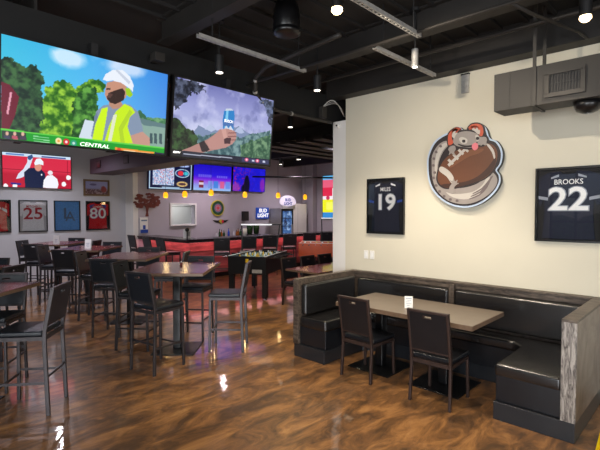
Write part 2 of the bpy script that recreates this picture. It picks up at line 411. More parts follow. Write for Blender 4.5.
# conduits along the beams
def conduit(pts, r, label, name='conduit', m='beam', group='conduits under the ceiling'):
    tag(link(name, tube(bmesh.new(), pts, r, 10), m, smooth=True), label, 'conduit', group)
conduit([(-4.17, 3.42, 3.32), (2.9, 3.42, 3.32)], .014, 'thin pale conduit crossing the ceiling beside the long channel', m='duct')
conduit([(-4.1, 4.25, 3.44), (2.9, 4.25, 3.44)], .02, 'dark pipe crossing the ceiling close to the cream wall')
conduit([(-1.15, 3.42, 3.32), (-1.1, 3.8, 3.34), (-.96, 4.6, 3.4), (-.95, 4.88, 3.42)], .014, 'short pipe branching off towards the cream wall over the duct')
conduit([(-11.9, 10.0, 3.0), (-10, 12.6, 3.0)], .03, 'black pipe near the far bar wall under the ceiling', m='black')
# flexible hose bending down along the header
pts = [(-2.6, 3.25, 3.44), (-3.2, 3.32, 3.44), (-3.75, 3.36, 3.43), (-3.98, 3.4, 3.36), (-4.06, 3.46, 3.22), (-4.1, 3.62, 3.1), (-4.12, 3.9, 3.08), (-4.14, 4.5, 3.085), (-4.15, 5.0, 3.09)]
P = []
for i in range(len(pts)-1):
    for s in range(5): P.append(Vector(pts[i]).lerp(Vector(pts[i+1]), s/5))
P.append(Vector(pts[-1]))
t = thing('cable_hose', 'black ribbed hose bending down beside the right large television', 'hose', P[0])
o = link('hose', tube(bmesh.new(), [p-P[0] for p in P], .024, 10), 'duct', t, smooth=True)
for i in range(16, 34, 4):
    d = (P[i+1]-P[i-1]).normalized(); link('clip', cyl(bmesh.new(), P[i]-P[0]-d*.012, P[i]-P[0]+d*.012, .029, n=12), 'galv', t)
# junction box with looping cables above the pillar
t = thing('junction_box', 'small grey junction box with looping cables above the white pillar', 'junction box', (-4.13, 4.78, 3.2))
link('box', box(-.04, .03, -.05, .05, -.08, .08), 'duct', t, bevel=.004)
for k in range(3):
    P = [Vector((0, 0, .08)).lerp(Vector((.1, .36, -.02)), s/12) + Vector((.03*k*math.sin(PI*s/12), 0, (.16-.03*k)*math.sin(PI*s/12))) for s in range(13)]
    link('cable', tube(bmesh.new(), P, .005, 6), ['wall_white', 'galv', 'galv'][k], t, smooth=True)
t = thing('security_camera', 'small white round sensor on top of the white pillar', 'sensor', (-4.1, 5.1, 3.05))
link('housing', cyl(bmesh.new(), (0, 0, 0), (0, -.05, 0), .035, .03), 'wall_white', t, bevel=.003)
link('lens', cyl(bmesh.new(), (0, -.05, 0), (0, -.056, 0), .014), 'gloss_black', t)

# spot cylinders
def spot(x, y, z, label, lit='lamp_soft', aim=(0, 0, -1), power=40, r=.045, L=.17, ang=80, col=(1, .86, .68), bm_black='black'):
    t = thing('cylinder_spotlight', label, 'ceiling light', (x, y, z), group='cylinder spotlights under the ceiling')
    d = Vector(aim).normalized(); a = Vector((0, 0, -1))
    body = cyl(bmesh.new(), -a*L*.5, a*L*.5, r, n=24)
    h = link('housing', body, bm_black, t, bevel=.003)
    link('stem', cyl(bmesh.new(), (0, 0, L*.3), (0, 0, ZC-z-.03), .008, n=8), 'black', t)
    link('canopy', cyl(bmesh.new(), (0, 0, ZC-z-.03), (0, 0, ZC-z), .05), 'black', t)
    link('bulb', cyl(bmesh.new(), a*L*.5, a*(L*.5+.004), r*.78, n=24) if lit == 'lamp_soft' else lathe(bmesh.new(), [(r*.9, -L*.5-.001), (r*.95, -L*.5-.02), (r*.6, -L*.5-.04), (.004, -L*.5-.05)], n=20), lit, t)
    if power:
        ld = bpy.data.lights.new('spot_lamp', 'SPOT'); ld.energy = power; ld.color = col; ld.spot_size = R(ang); ld.spot_blend = .7; ld.shadow_soft_size = .03
        lo = bpy.data.objects.new('spot_lamp', ld); COL.objects.link(lo); lo.parent = t
        lo.location = a*(L*.5+.06); lo.rotation_euler = d.to_track_quat('-Z', 'Y').to_euler()
    return t
spot(-2.11, 2.6, 3.4, 'bright bare spotlight glowing at top centre of the ceiling', 'lamp_lit', (.1, .8, -.75), 170, ang=125)
spot(-.8, 4.04, 3.4, 'bright spotlight glowing above the grey duct', 'lamp_lit', (-.5, -.1, -.9), 60, ang=100)
spot(-3.74, 2.71, 3.3, 'black spotlight lit just above the right large television', 'lamp_soft', (.15, -.15, -1), 90, ang=110)
spot(-3.46, 3.9, 3.3, 'black cylinder spotlight right of the bending hose', 'lamp_soft', (.2, .1, -1), 80, ang=110)
spot(-2.18, 3.88, 3.28, 'pale cylinder spotlight hanging above the football emblem', 'lamp_soft', (-.1, .1, -1), 110, ang=110, r=.032, bm_black='galv')
spot(-5.29, 5.28, 3.3, 'small lit spotlight beyond the header near the passage', 'lamp_soft', (-.1, -.35, -1), 200, ang=100, col=(1, .88, .55))
spot(-9.0, 8.6, 3.2, 'tiny lit spotlight far back over the bar', 'lamp_soft', (0, 0, -1), 80)
# pendant speaker
t = thing('pendant_speaker', 'large black pendant speaker hanging from the ceiling at top centre', 'speaker', (-2.86, 2.81, 3.38))
link('body', lathe(bmesh.new(), [(.105, .02), (.122, .05), (.118, .2), (.09, .3), (.03, .34)], n=40), 'gloss_black', t, smooth=True)
link('rim', lathe(bmesh.new(), [(.1, .0), (.124, .01), (.124, .05), (.1, .05)], n=40), 'gloss_black', t, smooth=True)
link('grille', lathe(bmesh.new(), [(.098, .012), (.098, .02)], n=40), 'beam', t)
link('stem', cyl(bmesh.new(), (0, 0, .33), (0, 0, .37), .015), 'black', t)
# small black fixture on the header at the left television
t = thing('header_bracket', 'small black box fixture above the left large television', 'bracket', (-4.02, 2.18, 3.3))
link('box', box(-.06, .05, -.05, .05, -.04, .04), 'duct', t, bevel=.004); link('arm', box(-.15, -.06, -.02, .02, -.02, .02), 'black', t)

# duct with grille
t = thing('air_duct', 'dark grey rectangular air duct with a grille hung before the cream wall', 'duct', (0, 0, 0))
link('duct_body', box(-1.6, 2.95, 4.35, 4.63, 2.75, 3.1), 'duct', t, bevel=.004)
link('seam', box(-1.46, -1.455, 4.346, 4.35, 2.75, 3.1), 'duct', t)
link('hanger_strap', box(-1.26, -1.23, 4.338, 4.346, 2.74, ZC), 'duct', t); link('hanger_strap', box(-1.26, -1.23, 4.634, 4.642, 2.74, ZC), 'duct', t)
link('hanger_strap', box(1.1, 1.13, 4.338, 4.346, 2.74, ZC), 'duct', t)
link('bottom_strap', box(-1.26, -1.23, 4.338, 4.642, 2.738, 2.748), 'duct', t)
bm = bmesh.new(); gx0, gx1, gz0, gz1 = -1.13, -.88, 2.83, 3.0
B(bm, gx0-.03, gx1+.03, 4.33, 4.349, gz1-.005, gz1+.03); B(bm, gx0-.03, gx1+.03, 4.33, 4.349, gz0-.03, gz0+.005); B(bm, gx0-.03, gx0+.005, 4.33, 4.349, gz0, gz1); B(bm, gx1-.005, gx1+.03, 4.33, 4.349, gz0, gz1)
g = link('grille_frame', bm, 'duct', t)
link('grille_back', box(gx0, gx1, 4.344, 4.349, gz0, gz1), 'black', g)
bm = bmesh.new()
for k in range(11): x = gx0+.012+k*.0225; B(bm, x, x+.003, 4.333, 4.344, gz0, gz1)
B(bm, gx0, gx1, 4.336, 4.342, (gz0+gz1)/2-.003, (gz0+gz1)/2+.003)
link('louvre', bm, 'black', g)
t = thing('dome_fixture', 'round black fixture hanging under the air duct', 'fixture', (-.86, 4.5, 2.748))
link('dome', lathe(bmesh.new(), [(.11, 0), (.105, -.04), (.085, -.08), (.04, -.1), (.005, -.103)], n=32), 'gloss_black', t, smooth=True)
link('lens', lathe(bmesh.new(), [(.02, -.1), (.02, -.108)], n=16), 'chrome', t)
t = thing('wall_patch', 'small grey raised patch high on the cream wall under the ceiling', 'wall box', (-2.2, 5.1, 3.27))  # small raised grey patch at the top of the cream wall
link('patch_block', box(-.045, .045, -.025, 0, -.09, .12), 'galv', t, bevel=.004); link('cap', box(-.05, .05, -.03, 0, .12, .135), 'duct', t)
for k, x in enumerate((-3.6, -3.5)):
    t = thing('wall_switch', ['left white switch plate beside the pillar above the booth', 'right white switch plate of the pair above the booth'][k], 'switch', (x, 5.1, 1.19), group='white switch plates above the booth')
    link('plate', box(-.036, .036, -.006, 0, -.058, .058), 'wall_white', t, bevel=.002); link('rocker', box(-.015, .015, -.011, -.006, -.032, .032), 'white', t, bevel=.001)

# ================================================================= BOOTH
YF, YB, XL, XR, XM = 3.885, 5.095, -3.82, -.78, -2.28
def booth(side):
    if side == 'L': x0, x1, seat_x = XL, XM, -3.32; lab = 'left half of the black vinyl corner booth beside the white pillar'
    else: x0, x1, seat_x = XR, XM, -1.4; lab = 'right half of the black vinyl corner booth with brown end panel'
    s = 1 if side == 'L' else -1      # inward direction along x
    t = thing('corner_booth', lab, 'booth', ((x0+x1)/2, (YF+YB)/2, 0), group='corner booth halves along the cream wall')
    ox, oy = (x0+x1)/2, (YF+YB)/2
    def bb(a, b, y0, y1, z0, z1): return box(min(a, b)-ox, max(a, b)-ox, y0-oy, y1-oy, z0, z1)
    tw = .1 if side == 'R' else .075
    xi = x0 + s*tw
    hp = .94
    link('end_panel', bb(x0, xi, YF, YB, .155, hp), ['wood_side' if side == 'R' else 'wood_trim'], t, bevel=.004)
    link('end_post', bb(x0-s*.003, xi+s*.003, YF-.022, YF-.0015, .16, hp-.0), 'wood_post' if side == 'R' else 'wood_trim', t, bevel=.003)
    link('end_cap', bb(x0-s*.004, xi+s*.004, YF-.024, YB, hp, hp+.022), 'wood_trim', t, bevel=.004)
    # inner frame of the end panel and its upholstered pad
    link('back_panel', bb(xi, x1, YB-.06, YB, .155, hp), 'wood_trim', t)
    link('back_cap', bb(xi+s*.005, x1-s*.001, YB-.1, YB, hp, hp+.022), 'wood_trim', t, bevel=.004)
    link('rail', bb(xi, x1-s*.001, YB-.09, YB-.061, hp-.055, hp-.001), 'wood_trim', t)
    link('centre_post', bb(x1-s*.032, x1-s*.001, YB-.15, YB-.061, .47, hp-.001), 'wood_trim', t, bevel=.003)
    link('backrest', bb(xi+s*(.1 if side == 'L' else .03), x1-s*.036, YB-.16, YB-.062, .49, hp-.06), 'vinyl_seat', t, bevel=.035)
    if side == 'L': link('side_backrest', bb(xi, xi+s*.09, YF+.03, YB-.165, .52, hp-.04), 'vinyl_seat', t, bevel=.03)
    sz = .5 if side == 'L' else .48
    # seats: arm piece and wall piece in one L cushion
    L = [(xi+s*.002, YF+.01), (seat_x, YF+.01), (seat_x, 4.60), (seat_x+s*.09, 4.68), (x1-s*.002, 4.68), (x1-s*.002, YB-.165), (xi+s*.002, YB-.165)]
    def slab(pts, z0, z1):
        bm = bmesh.new(); A = [bm.verts.new((x-ox, y-oy, z0)) for x, y in pts]; C = [bm.verts.new((x-ox, y-oy, z1)) for x, y in pts]; n = len(pts)
        for i in range(n): bm.faces.new((A[i], A[(i+1) % n], C[(i+1) % n], C[i]))
        bm.faces.new(A); bm.faces.new(C); return bm
    link('seat_cushion', slab(L, .37, sz), 'vinyl_seat', t, bevel=.028)
    L2 = [(xi+s*.004, YF+.02), (seat_x-s*.012, YF+.02), (seat_x-s*.012, 4.615), (seat_x+s*.085, 4.692), (x1-s*.004, 4.692), (x1-s*.004, YB-.17), (xi+s*.004, YB-.17)]
    link('seat_skirt', slab(L2, .156, .38), 'vinyl', t, bevel=.006)
    L3 = [(x0+s*.004, YF-.012), (seat_x-s*.004, YF-.012), (seat_x-s*.004, 4.63), (seat_x+s*.08, 4.70), (x1-s*.006, 4.70), (x1-s*.006, YB-.01), (x0+s*.004, YB-.01)]
    link('plinth', slab(L3, 0, .154), 'plinth', t, bevel=.003)
booth('L'); booth('R')

# ================================================================= TABLES
def pedestal_base(t, h, px, w=.54, d=.56, pole=.05):
    b = link('base_plate', box(px-w/2, px+w/2, -d/2, d/2, 0, .012), 'gloss_black', t, bevel=.004)
    link('pole', box(px-pole, px+pole, -pole, pole, .012, h-.02), 'gloss_black', t, bevel=.012)
    bm = bmesh.new(); B(bm, px-.25, px+.25, -.03, .03, h-.022, h-.001); B(bm, px-.03, px+.03, -.25, .25, h-.021, h-.0015)
    link('top_bracket', bm, 'gloss_black', t)
def table(name, label, x, y, rz, w, d, h, topm, group, poles=(0,), th=.035, edge='edge'):
    t = thing(name, label, 'table', (x, y, 0), rz, group)
    link('tabletop', box(-w/2+.004, w/2-.004, -d/2+.004, d/2-.004, h-th+.001, h), topm, t, bevel=.002)
    bm = bmesh.new(); e = .006
    B(bm, -w/2, w/2, -d/2, -d/2+e, h-th, h-.003); B(bm, -w/2, w/2, d/2-e, d/2, h-th, h-.003); B(bm, -w/2, -w/2+e, -d/2+e, d/2-e, h-th, h-.003); B(bm, w/2-e, w/2, -d/2+e, d/2-e, h-th, h-.003)
    link('table_edge', bm, edge, t)
    for p in poles: pedestal_base(t, h-th, p)
    return t
table('dining_table', 'long taupe dining table inside the corner booth', (-3.18-1.6)/2, 4.31, 0, 1.58, .80, .76, 'tabletop_grey', 'dining tables', (-.44, .34), .045)
table('dining_table', 'dark dining table beyond the left booth end near the orange foosball table', -5.27, 6.45, 0, .78, 1.85, .76, 'tabletop_red', 'dining tables')
A45 = R(43.8)
GT = 'square pedestal bar tables'
tabs = [(-5.10, 3.01, 'pedestal bar table nearest the middle of the floor, with pink reflection on top'),
        (-7.0, 3.27, 'second bar table back, directly behind the middle one'),
        (-9.08, 3.38, 'third bar table back, with a white card on its far edge'),
        (-11.0, 3.42, 'farthest bar table against the jersey wall'),
        (-4.98, .67, 'bar table cut by the left picture edge, with pink top, beside nearest stool'),
        (-6.86, .85, 'bar table at the left picture edge behind the nearest one')]
for x, y, lb in tabs: table('bar_table', lb, x, y, A45, .92, 1.15, 1.07, 'tabletop_red', GT)

# ================================================================= CHAIRS AND STOOLS
def seat_thing(name, label, cat, kind, group):
    t = thing(name, label, cat, group=group)
    st = kind != 'chair'
    H, T = (.75, 1.12) if st else (.455, .88)
    mt = 'metal' if st else 'metal_brown'; vm = 'vinyl_stool' if st else 'vinyl'
    W = .19; yb = -.2; yt = -.275; yf = .19
    foot = -.225
    for s in (-1, 1):
        link('leg', sweep(bmesh.new(), [(s*(W+.006), foot, 0), (s*W, yb, H-.1), (s*W, yb-.005, H), (s*W, yt, T)], .024, .034), mt, t, bevel=.004)
        link('leg', sweep(bmesh.new(), [(s*(W+.006), yf+.012, 0), (s*W, yf, H-.065)], .024, .03), mt, t, bevel=.004)
    bm = bmesh.new(); z = H-.065
    bar(bm, (-W, yf, z), (W, yf, z), .034, .02, (0, 0, 1)); bar(bm, (-W, yb, z), (W, yb, z), .034, .02, (0, 0, 1))
    for s in (-1, 1): bar(bm, (s*W, yb, z), (s*W, yf, z), .034, .02, (0, 0, 1))
    link('seat_frame', bm, mt, t)
    link('seat', box(-.2, .2, -.185, .215, H-.048, H), vm, t, bevel=.016)
    def yy(z): return yb-.005 + (yt-yb+.005)*(z-H)/(T-H)
    # back frame rails
    link('back_rail', bar(bmesh.new(), (-W-.012, yt, T), (W+.012, yt, T), .022, .036, (0, 0, 1)), mt, t, bevel=.003)
    link('back_rail', bar(bmesh.new(), (-W, yy(H+.045), H+.045), (W, yy(H+.045), H+.045), .02, .02, (0, 0, 1)), mt, t, bevel=.003)
    # upholstered back with a real hand slot
    z0, z1, zs0, zs1, hw = H+.058, T-.012, T-.062, T-.036, .042
    bm = bmesh.new()
    pts_o = [(-W+.013, z0), (W-.013, z0), (W-.013, zs0), (W-.013, zs1), (W-.013, z1), (-W+.013, z1), (-W+.013, zs1), (-W+.013, zs0)]
    def quad(x0, x1, a, b, sg):
        vs = [bm.verts.new((x, yy(z)+sg*.016, z)) for x, z in ((x0, a), (x1, a), (x1, b), (x0, b))]
        bm.faces.new(vs if sg < 0 else vs[::-1])
    xs_ = [-W+.013, -hw, hw, W-.013]; zs_ = [z0, zs0, zs1, z1]
    for sg in (-1, 1):
        for i in range(3):
            for j in range(3):
                if i == 1 and j == 1: continue
                quad(xs_[i], xs_[i+1], zs_[j], zs_[j+1], sg)
    def strip(pa, pb):
        vs = [bm.verts.new((p[0], yy(p[1])+sg*.016, p[1])) for p, sg in ((pa, -1), (pb, -1), (pb, 1), (pa, 1))]; bm.faces.new(vs)
    def rim(x0, x1, a, b, flip=False):
        c = [(x0, a), (x1, a), (x1, b), (x0, b)]
        for i in range(4): strip(c[i], c[(i+1) % 4])
    rim(xs_[0], xs_[3], z0, z1); rim(-hw, hw, zs0, zs1)
    bmesh.ops.remove_doubles(bm, verts=bm.verts, dist=.0005)
    bk = link('backrest', bm, vm, t)
    bm = bmesh.new(); yq = yy((zs0+zs1)/2)
    for a, b in (((-hw, zs0), (hw, zs0)), ((-hw, zs1), (hw, zs1)), ((-hw, zs0), (-hw, zs1)), ((hw, zs0), (hw, zs1))):
        bar(bm, (a[0], yy(a[1]), a[1]), (b[0], yy(b[1]), b[1]), .038, .005, (0, 1, 0))
    link('handle_trim', bm, mt, bk)
    if st:
        for z_, y_ in ((.25, yf+.006), (.34, foot+.012)): link('footrest', bar(bmesh.new(), (-W, y_, z_), (W, y_, z_), .02, .014, (0, 0, 1)), mt, t)
        for s in (-1, 1): link('footrest', bar(bmesh.new(), (s*(W+.004), foot+.01, .29), (s*(W+.004), yf+.008, .29), .02, .014, (0, 0, 1)), mt, t)
    return t
stool0 = seat_thing('bar_stool', 'x', 'stool', 'stool', 'bar stools around the pedestal tables')
chair0 = seat_thing('dining_chair', 'x', 'chair', 'chair', 'dining chairs')
used = {'s': False, 'c': False}
def put(first, key, x, y, deg, label, group=None):
    o = first if not used[key] else copy_tree(first); used[key] = True
    o.location = (x, y, 0); o.rotation_euler = (0, 0, R(deg)); o['label'] = label
    if group: o['group'] = group
    return o
for x, y, a, lb in (
    (-4.66, 2.50, 12, 'black bar stool in front of the middle bar table with its back to us'),
    (-5.55, 2.71, 308, 'bar stool on the left side of the middle bar table, facing right'),
    (-4.66, 3.49, 133, 'bar stool right of the middle bar table, seen side on with open floor behind'),
    (-5.42, 3.47, 216, 'bar stool behind the middle bar table, its seat seen under the tabletop'),
    (-6.43, 2.74, 40, 'bar stool in front of the second bar table, its back square to us'),
    (-7.55, 2.95, 317, 'bar stool on the left side of the second bar table, turned edge on'),
    (-6.56, 3.74, 136, 'bar stool right of the second bar table, above the middle tabletop'),
    (-7.46, 3.74, 224, 'bar stool behind the second bar table facing us'),
    (-8.42, 2.86, 38, 'bar stool in front of the third bar table, its back to us'),
    (-9.40, 2.90, 314, 'bar stool on the left side of the third bar table'),
    (-9.38, 3.88, 224, 'bar stool behind the third bar table facing us'),
    (-10.28, 2.88, 44, 'bar stool in front of the farthest bar table, its back to us'),
    (-11.33, 3.03, 312, 'bar stool left of the farthest bar table by the jersey wall'),
    (-11.42, 3.86, 224, 'bar stool behind the farthest bar table under the blue jersey'),
    (-10.52, 3.86, 134, 'bar stool right of the farthest bar table'),
    (-4.53, 1.17, 141, 'nearest bar stool at lower left, its slanted back toward the middle'),
    (-5.34, 1.06, 232, 'bar stool behind the pink table at the left picture edge'),
    (-6.47, 1.27, 134, 'bar stool with black back at the right of the left edge rear table'),
    (-7.3, 1.32, 226, 'bar stool at far side of the left edge rear table'),
):
    put(stool0, 's', x, y, a, lb)
used_labels = ['bar stool at the red bar front, %s' % w for w in ('first from the left', 'second from left', 'third from left', 'fourth from left', 'fifth from left', 'sixth and last before the pillar')]
for k, (yy_, lb) in enumerate(zip((6.78, 7.66, 8.42, 9.2, 10.05, 10.85), used_labels)):
    put(stool0, 's', -9.3, yy_, 55, lb, 'bar stools along the bar front')
for x, lb in ((-11.86, 'stool at the short side of the bar nearest the white wall strip'), (-11.0, 'middle stool at the short side of the bar'), (-10.28, 'stool at the short side of the bar nearest its corner')):
    put(stool0, 's', x, 5.85, 0, lb, 'bar stools along the short side of the bar')
for x, y, a, lb in (
    (-1.925, 3.95, 2, 'dining chair with its back to us at the right end of the booth table'),
    (-2.78, 3.99, 358, 'dining chair with its back to us at the left end of the booth table'),
    (-5.82, 6.02, 270, 'dining chair nearest us at the dark table beyond the booth'),
    (-5.80, 6.55, 270, 'middle chair at the dark table beyond the booth'),
    (-5.80, 7.08, 270, 'chair farthest right at the dark table, by the pillar')):
    put(chair0, 'c', x, y, a, lb)

# table cards and small items
def card(x, y, z, rz, label, w=.085, h=.125):
    t = thing('table_card', label, 'table card', (x, y, z), rz, 'white table cards')
    bm = bmesh.new()
    for s in (-1, 1):
        vs = [bm.verts.new(p) for p in ((-w/2, s*.025, 0), (w/2, s*.025, 0), (w/2, s*.002, h), (-w/2, s*.002, h))]; bm.faces.new(vs)
        vs2 = [bm.verts.new((v.co.x, v.co.y-s*.0015, v.co.z)) for v in vs]; bm.faces.new(vs2[::-1])
        for i in range(4): bm.faces.new((vs[i], vs2[i], vs2[(i+1) % 4], vs[(i+1) % 4]))
    c = link('card', bm, 'wall_white', t)
    bm = bmesh.new()
    for k, (a, b, hh) in enumerate(((-.03, .03, .006), (-.022, .026, .004), (-.03, .012, .004), (-.026, .03, .004), (-.02, .01, .004))):
        z_ = .1-k*.018; yv = -.025+.023*z_/h-.001
        vs = [bm.verts.new(p) for p in ((a, yv, z_), (b, yv, z_), (b, yv+.0008, z_+hh), (a, yv+.0008, z_+hh))]; bm.faces.new(vs)
    link('print', bm, 'text_grey', c)
card(-2.41, 4.2, .76, R(30), 'white folded table card standing on the taupe booth table')
card(-10.66, 3.3, 1.07, R(44), 'white card on the farthest bar table, left of the two far ones', .13, .19)
card(-8.9, 3.32, 1.07, R(44), 'white card on the third bar table, right of the two far ones', .12, .18)
t = thing('condiment_bottle', 'tiny dark object with a light tip on the middle bar table', 'condiment bottle', (-5.25, 3.16, 1.07))
link('bottle', lathe(bmesh.new(), [(.018, 0), (.02, .01), (.018, .03), (.008, .04)], n=16), 'rust', t, smooth=True); link('cap', lathe(bmesh.new(), [(.009, .04), (.008, .055)], n=12), 'wall_white', t)

# ================================================================= TELEVISIONS
def tv(label, x, y, z, W, H, rz, p, rx=0, m='screen', mount=True, group=None, name='television', bez=.012):
    t = thing(name, label, 'television', (x, y, z), rz, group, rx)
    bm = bmesh.new(); D = .05
    B(bm, -W/2-bez, W/2+bez, .002, D, -H/2-bez, H/2+bez)
    link('case', bm, 'gloss_black', t, bevel=.004)
    bm = bmesh.new()
    for a, b, c, d in ((-W/2-bez, W/2+bez, H/2, H/2+bez), (-W/2-bez, W/2+bez, -H/2-bez, -H/2), (-W/2-bez, -W/2, -H/2, H/2), (W/2, W/2+bez, -H/2, H/2)): B(bm, a, b, -.006, .002, c, d)
    link('bezel', bm, 'gloss_black', t)
    if mount:
        link('mount', box(-.2, .2, D, D+.05, -.15, .15), 'black', t)
    s = p.mesh('screen', W, H, m, t, y=0)
    return t, s
# --- left large television: man in hard hat
Q = [(8, 102), (500, 222), (487, 447), (5, 417)]
p = Paint(300, 168, (80, 180, 225), Q)
p.grad([(0, (52, 178, 214)), (.5, (70, 168, 226)), (1, (56, 128, 214))], 'u')
sk = p.a.copy(); p.a = sk + (p.V[..., None]*.22)*np.array([.7, .5, .2])
cl = np.clip((p.noise(5)-.5)*2.4, 0, 1); p.mix(cl*p.pmask([(160, 140), (300, 150), (420, 190), (430, 240), (330, 240), (200, 205)], .08, 5)*.75, (214, 226, 240))
p.ell((215, 175), 46, 26, (220, 232, 244), .6, .5, 8, .8); p.ell((385, 205), 46, 22, (214, 222, 240), .7, .5, 8, .8)
p.foliage([(0, 180), (45, 178), (75, 195), (118, 200), (132, 215), (140, 260), (130, 285), (150, 300), (160, 420), (0, 420)], (20, 44, 36), (62, 104, 62))
p.foliage([(145, 262), (185, 240), (225, 250), (238, 275), (262, 240), (300, 236), (322, 250), (300, 300), (290, 440), (130, 430), (140, 330)], (34, 92, 24), (150, 198, 60))
p.foliage([(225, 300), (262, 262), (300, 258), (300, 420), (225, 420)], (24, 70, 30), (96, 160, 66), .05)
p.foliage([(395, 330), (420, 320), (440, 345), (498, 350), (498, 372), (430, 370)], (50, 100, 70), (110, 160, 110), .04)
p.poly([(415, 350), (440, 356), (495, 366), (492, 448), (420, 445)], (130, 160, 150))
p.poly([(400, 340), (440, 350), (495, 362), (495, 372), (432, 366)], (92, 120, 124))
for a in (448, 460, 474): p.poly([(a, 388), (a+8, 389), (a+8, 418), (a, 416)], (60, 84, 90))
p.poly([(240, 420), (262, 355), (300, 362), (300, 430), (245, 425)], (200, 212, 224), .01)
p.poly([(8, 246), (34, 256), (64, 292), (52, 345), (30, 395), (8, 404)], (104, 20, 44)); p.poly([(36, 276), (42, 280), (30, 345), (24, 342)], (220, 150, 170))
# man
p.poly([(296, 330), (316, 312), (350, 306), (392, 308), (416, 328), (428, 372), (432, 402), (400, 415), (386, 424), (290, 424), (280, 400)], (126, 142, 166))
p.poly([(300, 345), (300, 330), (290, 345), (284, 420), (296, 424)], (104, 120, 146))
p.poly([(390, 398), (428, 384), (448, 402), (448, 432), (400, 434), (392, 420)], (186, 142, 128))
p.poly([(332, 290), (368, 298), (374, 318), (344, 322), (334, 312)], (178, 132, 112))
p.poly([(312, 322), (330, 316), (326, 345), (312, 420), (282, 418), (292, 370)], (196, 232, 28)); p.poly([(378, 306), (398, 316), (408, 330), (392, 345), (386, 372), (400, 418), (318, 420), (332, 372), (352, 330)], (190, 226, 30))
p.poly([(345, 340), (356, 336), (338, 420), (328, 420)], (214, 220, 190)); p.poly([(392, 322), (400, 330), (372, 380), (378, 420), (366, 420), (360, 376)], (168, 202, 40))
p.poly([(324, 262), (328, 246), (352, 240), (378, 250), (386, 262), (382, 288), (364, 302), (342, 306), (328, 296), (321, 280)], (190, 138, 116))
p.poly([(332, 276), (352, 268), (372, 262), (380, 272), (376, 296), (352, 308), (336, 304), (327, 292)], (52, 36, 34)); p.poly([(326, 288), (334, 276), (344, 280), (338, 290)], (88, 60, 56))
p.poly([(325, 262), (338, 262), (338, 267), (325, 267)], (60, 44, 44))
p.poly([(380, 262), (392, 260), (402, 280), (394, 288), (384, 282)], (150, 196, 30))
p.poly([(316, 238), (324, 222), (346, 209), (374, 210), (394, 228), (404, 252), (402, 272), (392, 262), (368, 246), (344, 240), (328, 242)], (222, 228, 238)); p.poly([(352, 210), (360, 209), (396, 244), (390, 250)], (190, 198, 214))
# ticker
p.poly([(0, 387), (280, 410), (500, 428), (500, 450), (0, 420)], (20, 150, 44)); p.poly([(0, 387), (280, 410), (500, 428), (500, 432), (280, 414), (0, 391)], (90, 200, 70))
p.poly([(8, 392), (86, 398), (86, 422), (8, 416)], (40, 56, 50))
for a, c in ((26, (60, 60, 90)), (50, (180, 80, 100)), (75, (70, 60, 80))): p.poly([(a-10, 417), (a-8, 408), (a+8, 408), (a+10, 420)], c); p.ell((a, 402), 5, 6, (214, 170, 150), .3)
for r_ in range(3): p.poly([(108, 406+r_*7), (156, 410+r_*7), (156, 413+r_*7), (108, 409+r_*7)], (190, 230, 200), a=.7)
for c, cc, ci in (((184, 419), (236, 220, 170), (230, 150, 60)), ((207, 421), (206, 30, 44), (240, 220, 220)), ((229, 424), (40, 150, 120), (190, 220, 210))): p.ell(c, 9.5, 9.5, cc, .2); p.ell(c, 4, 4, ci, .3)
p.poly([(350, 431), (460, 441), (458, 449), (350, 444)], (232, 140, 50)); p.ell((361, 438), 6, 6, (220, 60, 40), .2); p.poly([(374, 438), (450, 444), (450, 447), (374, 442)], (250, 220, 170))
p.poly([(462, 440), (500, 443), (500, 452), (462, 449)], (30, 26, 60))
TVM = 'large televisions hanging from the black header'
tvx = -4.105; tvz = 2.775; TH = .80; TWd = 1.42
t, s = tv('left large television showing a man in a white hard hat and lime vest', tvx, 1.6, tvz, TWd, TH, R(90), p, R(6.5), 'screen_big', group=TVM, bez=.018)
f = p.tr((290, 432)); text('caption', 'CENTRAL', .034, (f[0]-.5)*TWd, (.5-f[1])*TH+.012, -.003, 'text_glow', s, .0005, shear=.2, sx=1.3, bold=.0006)
link('ceiling_bracket', box(-.03, .03, .02, .1, .3, .52), 'black', t)
# --- right large television: hand holding a can
Q = [(185, 60), (510, 135), (495, 357), (172, 325)]
p = Paint(300, 168, (150, 158, 205), Q)
p.grad([(0, (108, 112, 170)), (.3, (150, 154, 204)), (.6, (172, 178, 214)), (1, (120, 140, 160))])
n = p.noise(5); p.mix(np.clip((n-.45)*3, 0, 1)*.7, (206, 208, 236)); n = p.noise(6); p.mix(np.clip((.42-n)*4, 0, 1)*.55, (84, 90, 144))
p.poly([(230, 260), (262, 222), (284, 236), (300, 218), (322, 240), (360, 236), (395, 222), (420, 244), (450, 256), (500, 262), (500, 330), (230, 320)], (118, 134, 168), .02)
p.poly([(280, 235), (300, 218), (318, 238), (302, 244)], (176, 186, 214), .02); p.poly([(380, 240), (396, 224), (412, 244), (398, 250)], (168, 180, 210), .02)
p.foliage([(255, 258), (330, 250), (400, 262), (440, 250), (500, 240), (500, 340), (250, 320)], (52, 84, 92), (120, 150, 152), .05)
p.foliage([(400, 290), (440, 272), (500, 250), (500, 360), (400, 345)], (44, 80, 62), (112, 146, 112), .05)
p.foliage([(170, 190), (200, 205), (222, 232), (250, 246), (258, 280), (240, 305), (170, 330)], (12, 24, 20), (52, 84, 46), .05)
p.foliage([(178, 55), (255, 76), (292, 96), (262, 112), (238, 108), (222, 140), (196, 160), (176, 170)], (22, 26, 40), (84, 92, 116), .09, 18)
p.foliage([(478, 125), (515, 135), (508, 240), (492, 210), (480, 160), (462, 142)], (40, 48, 66), (104, 116, 150), .08, 18)
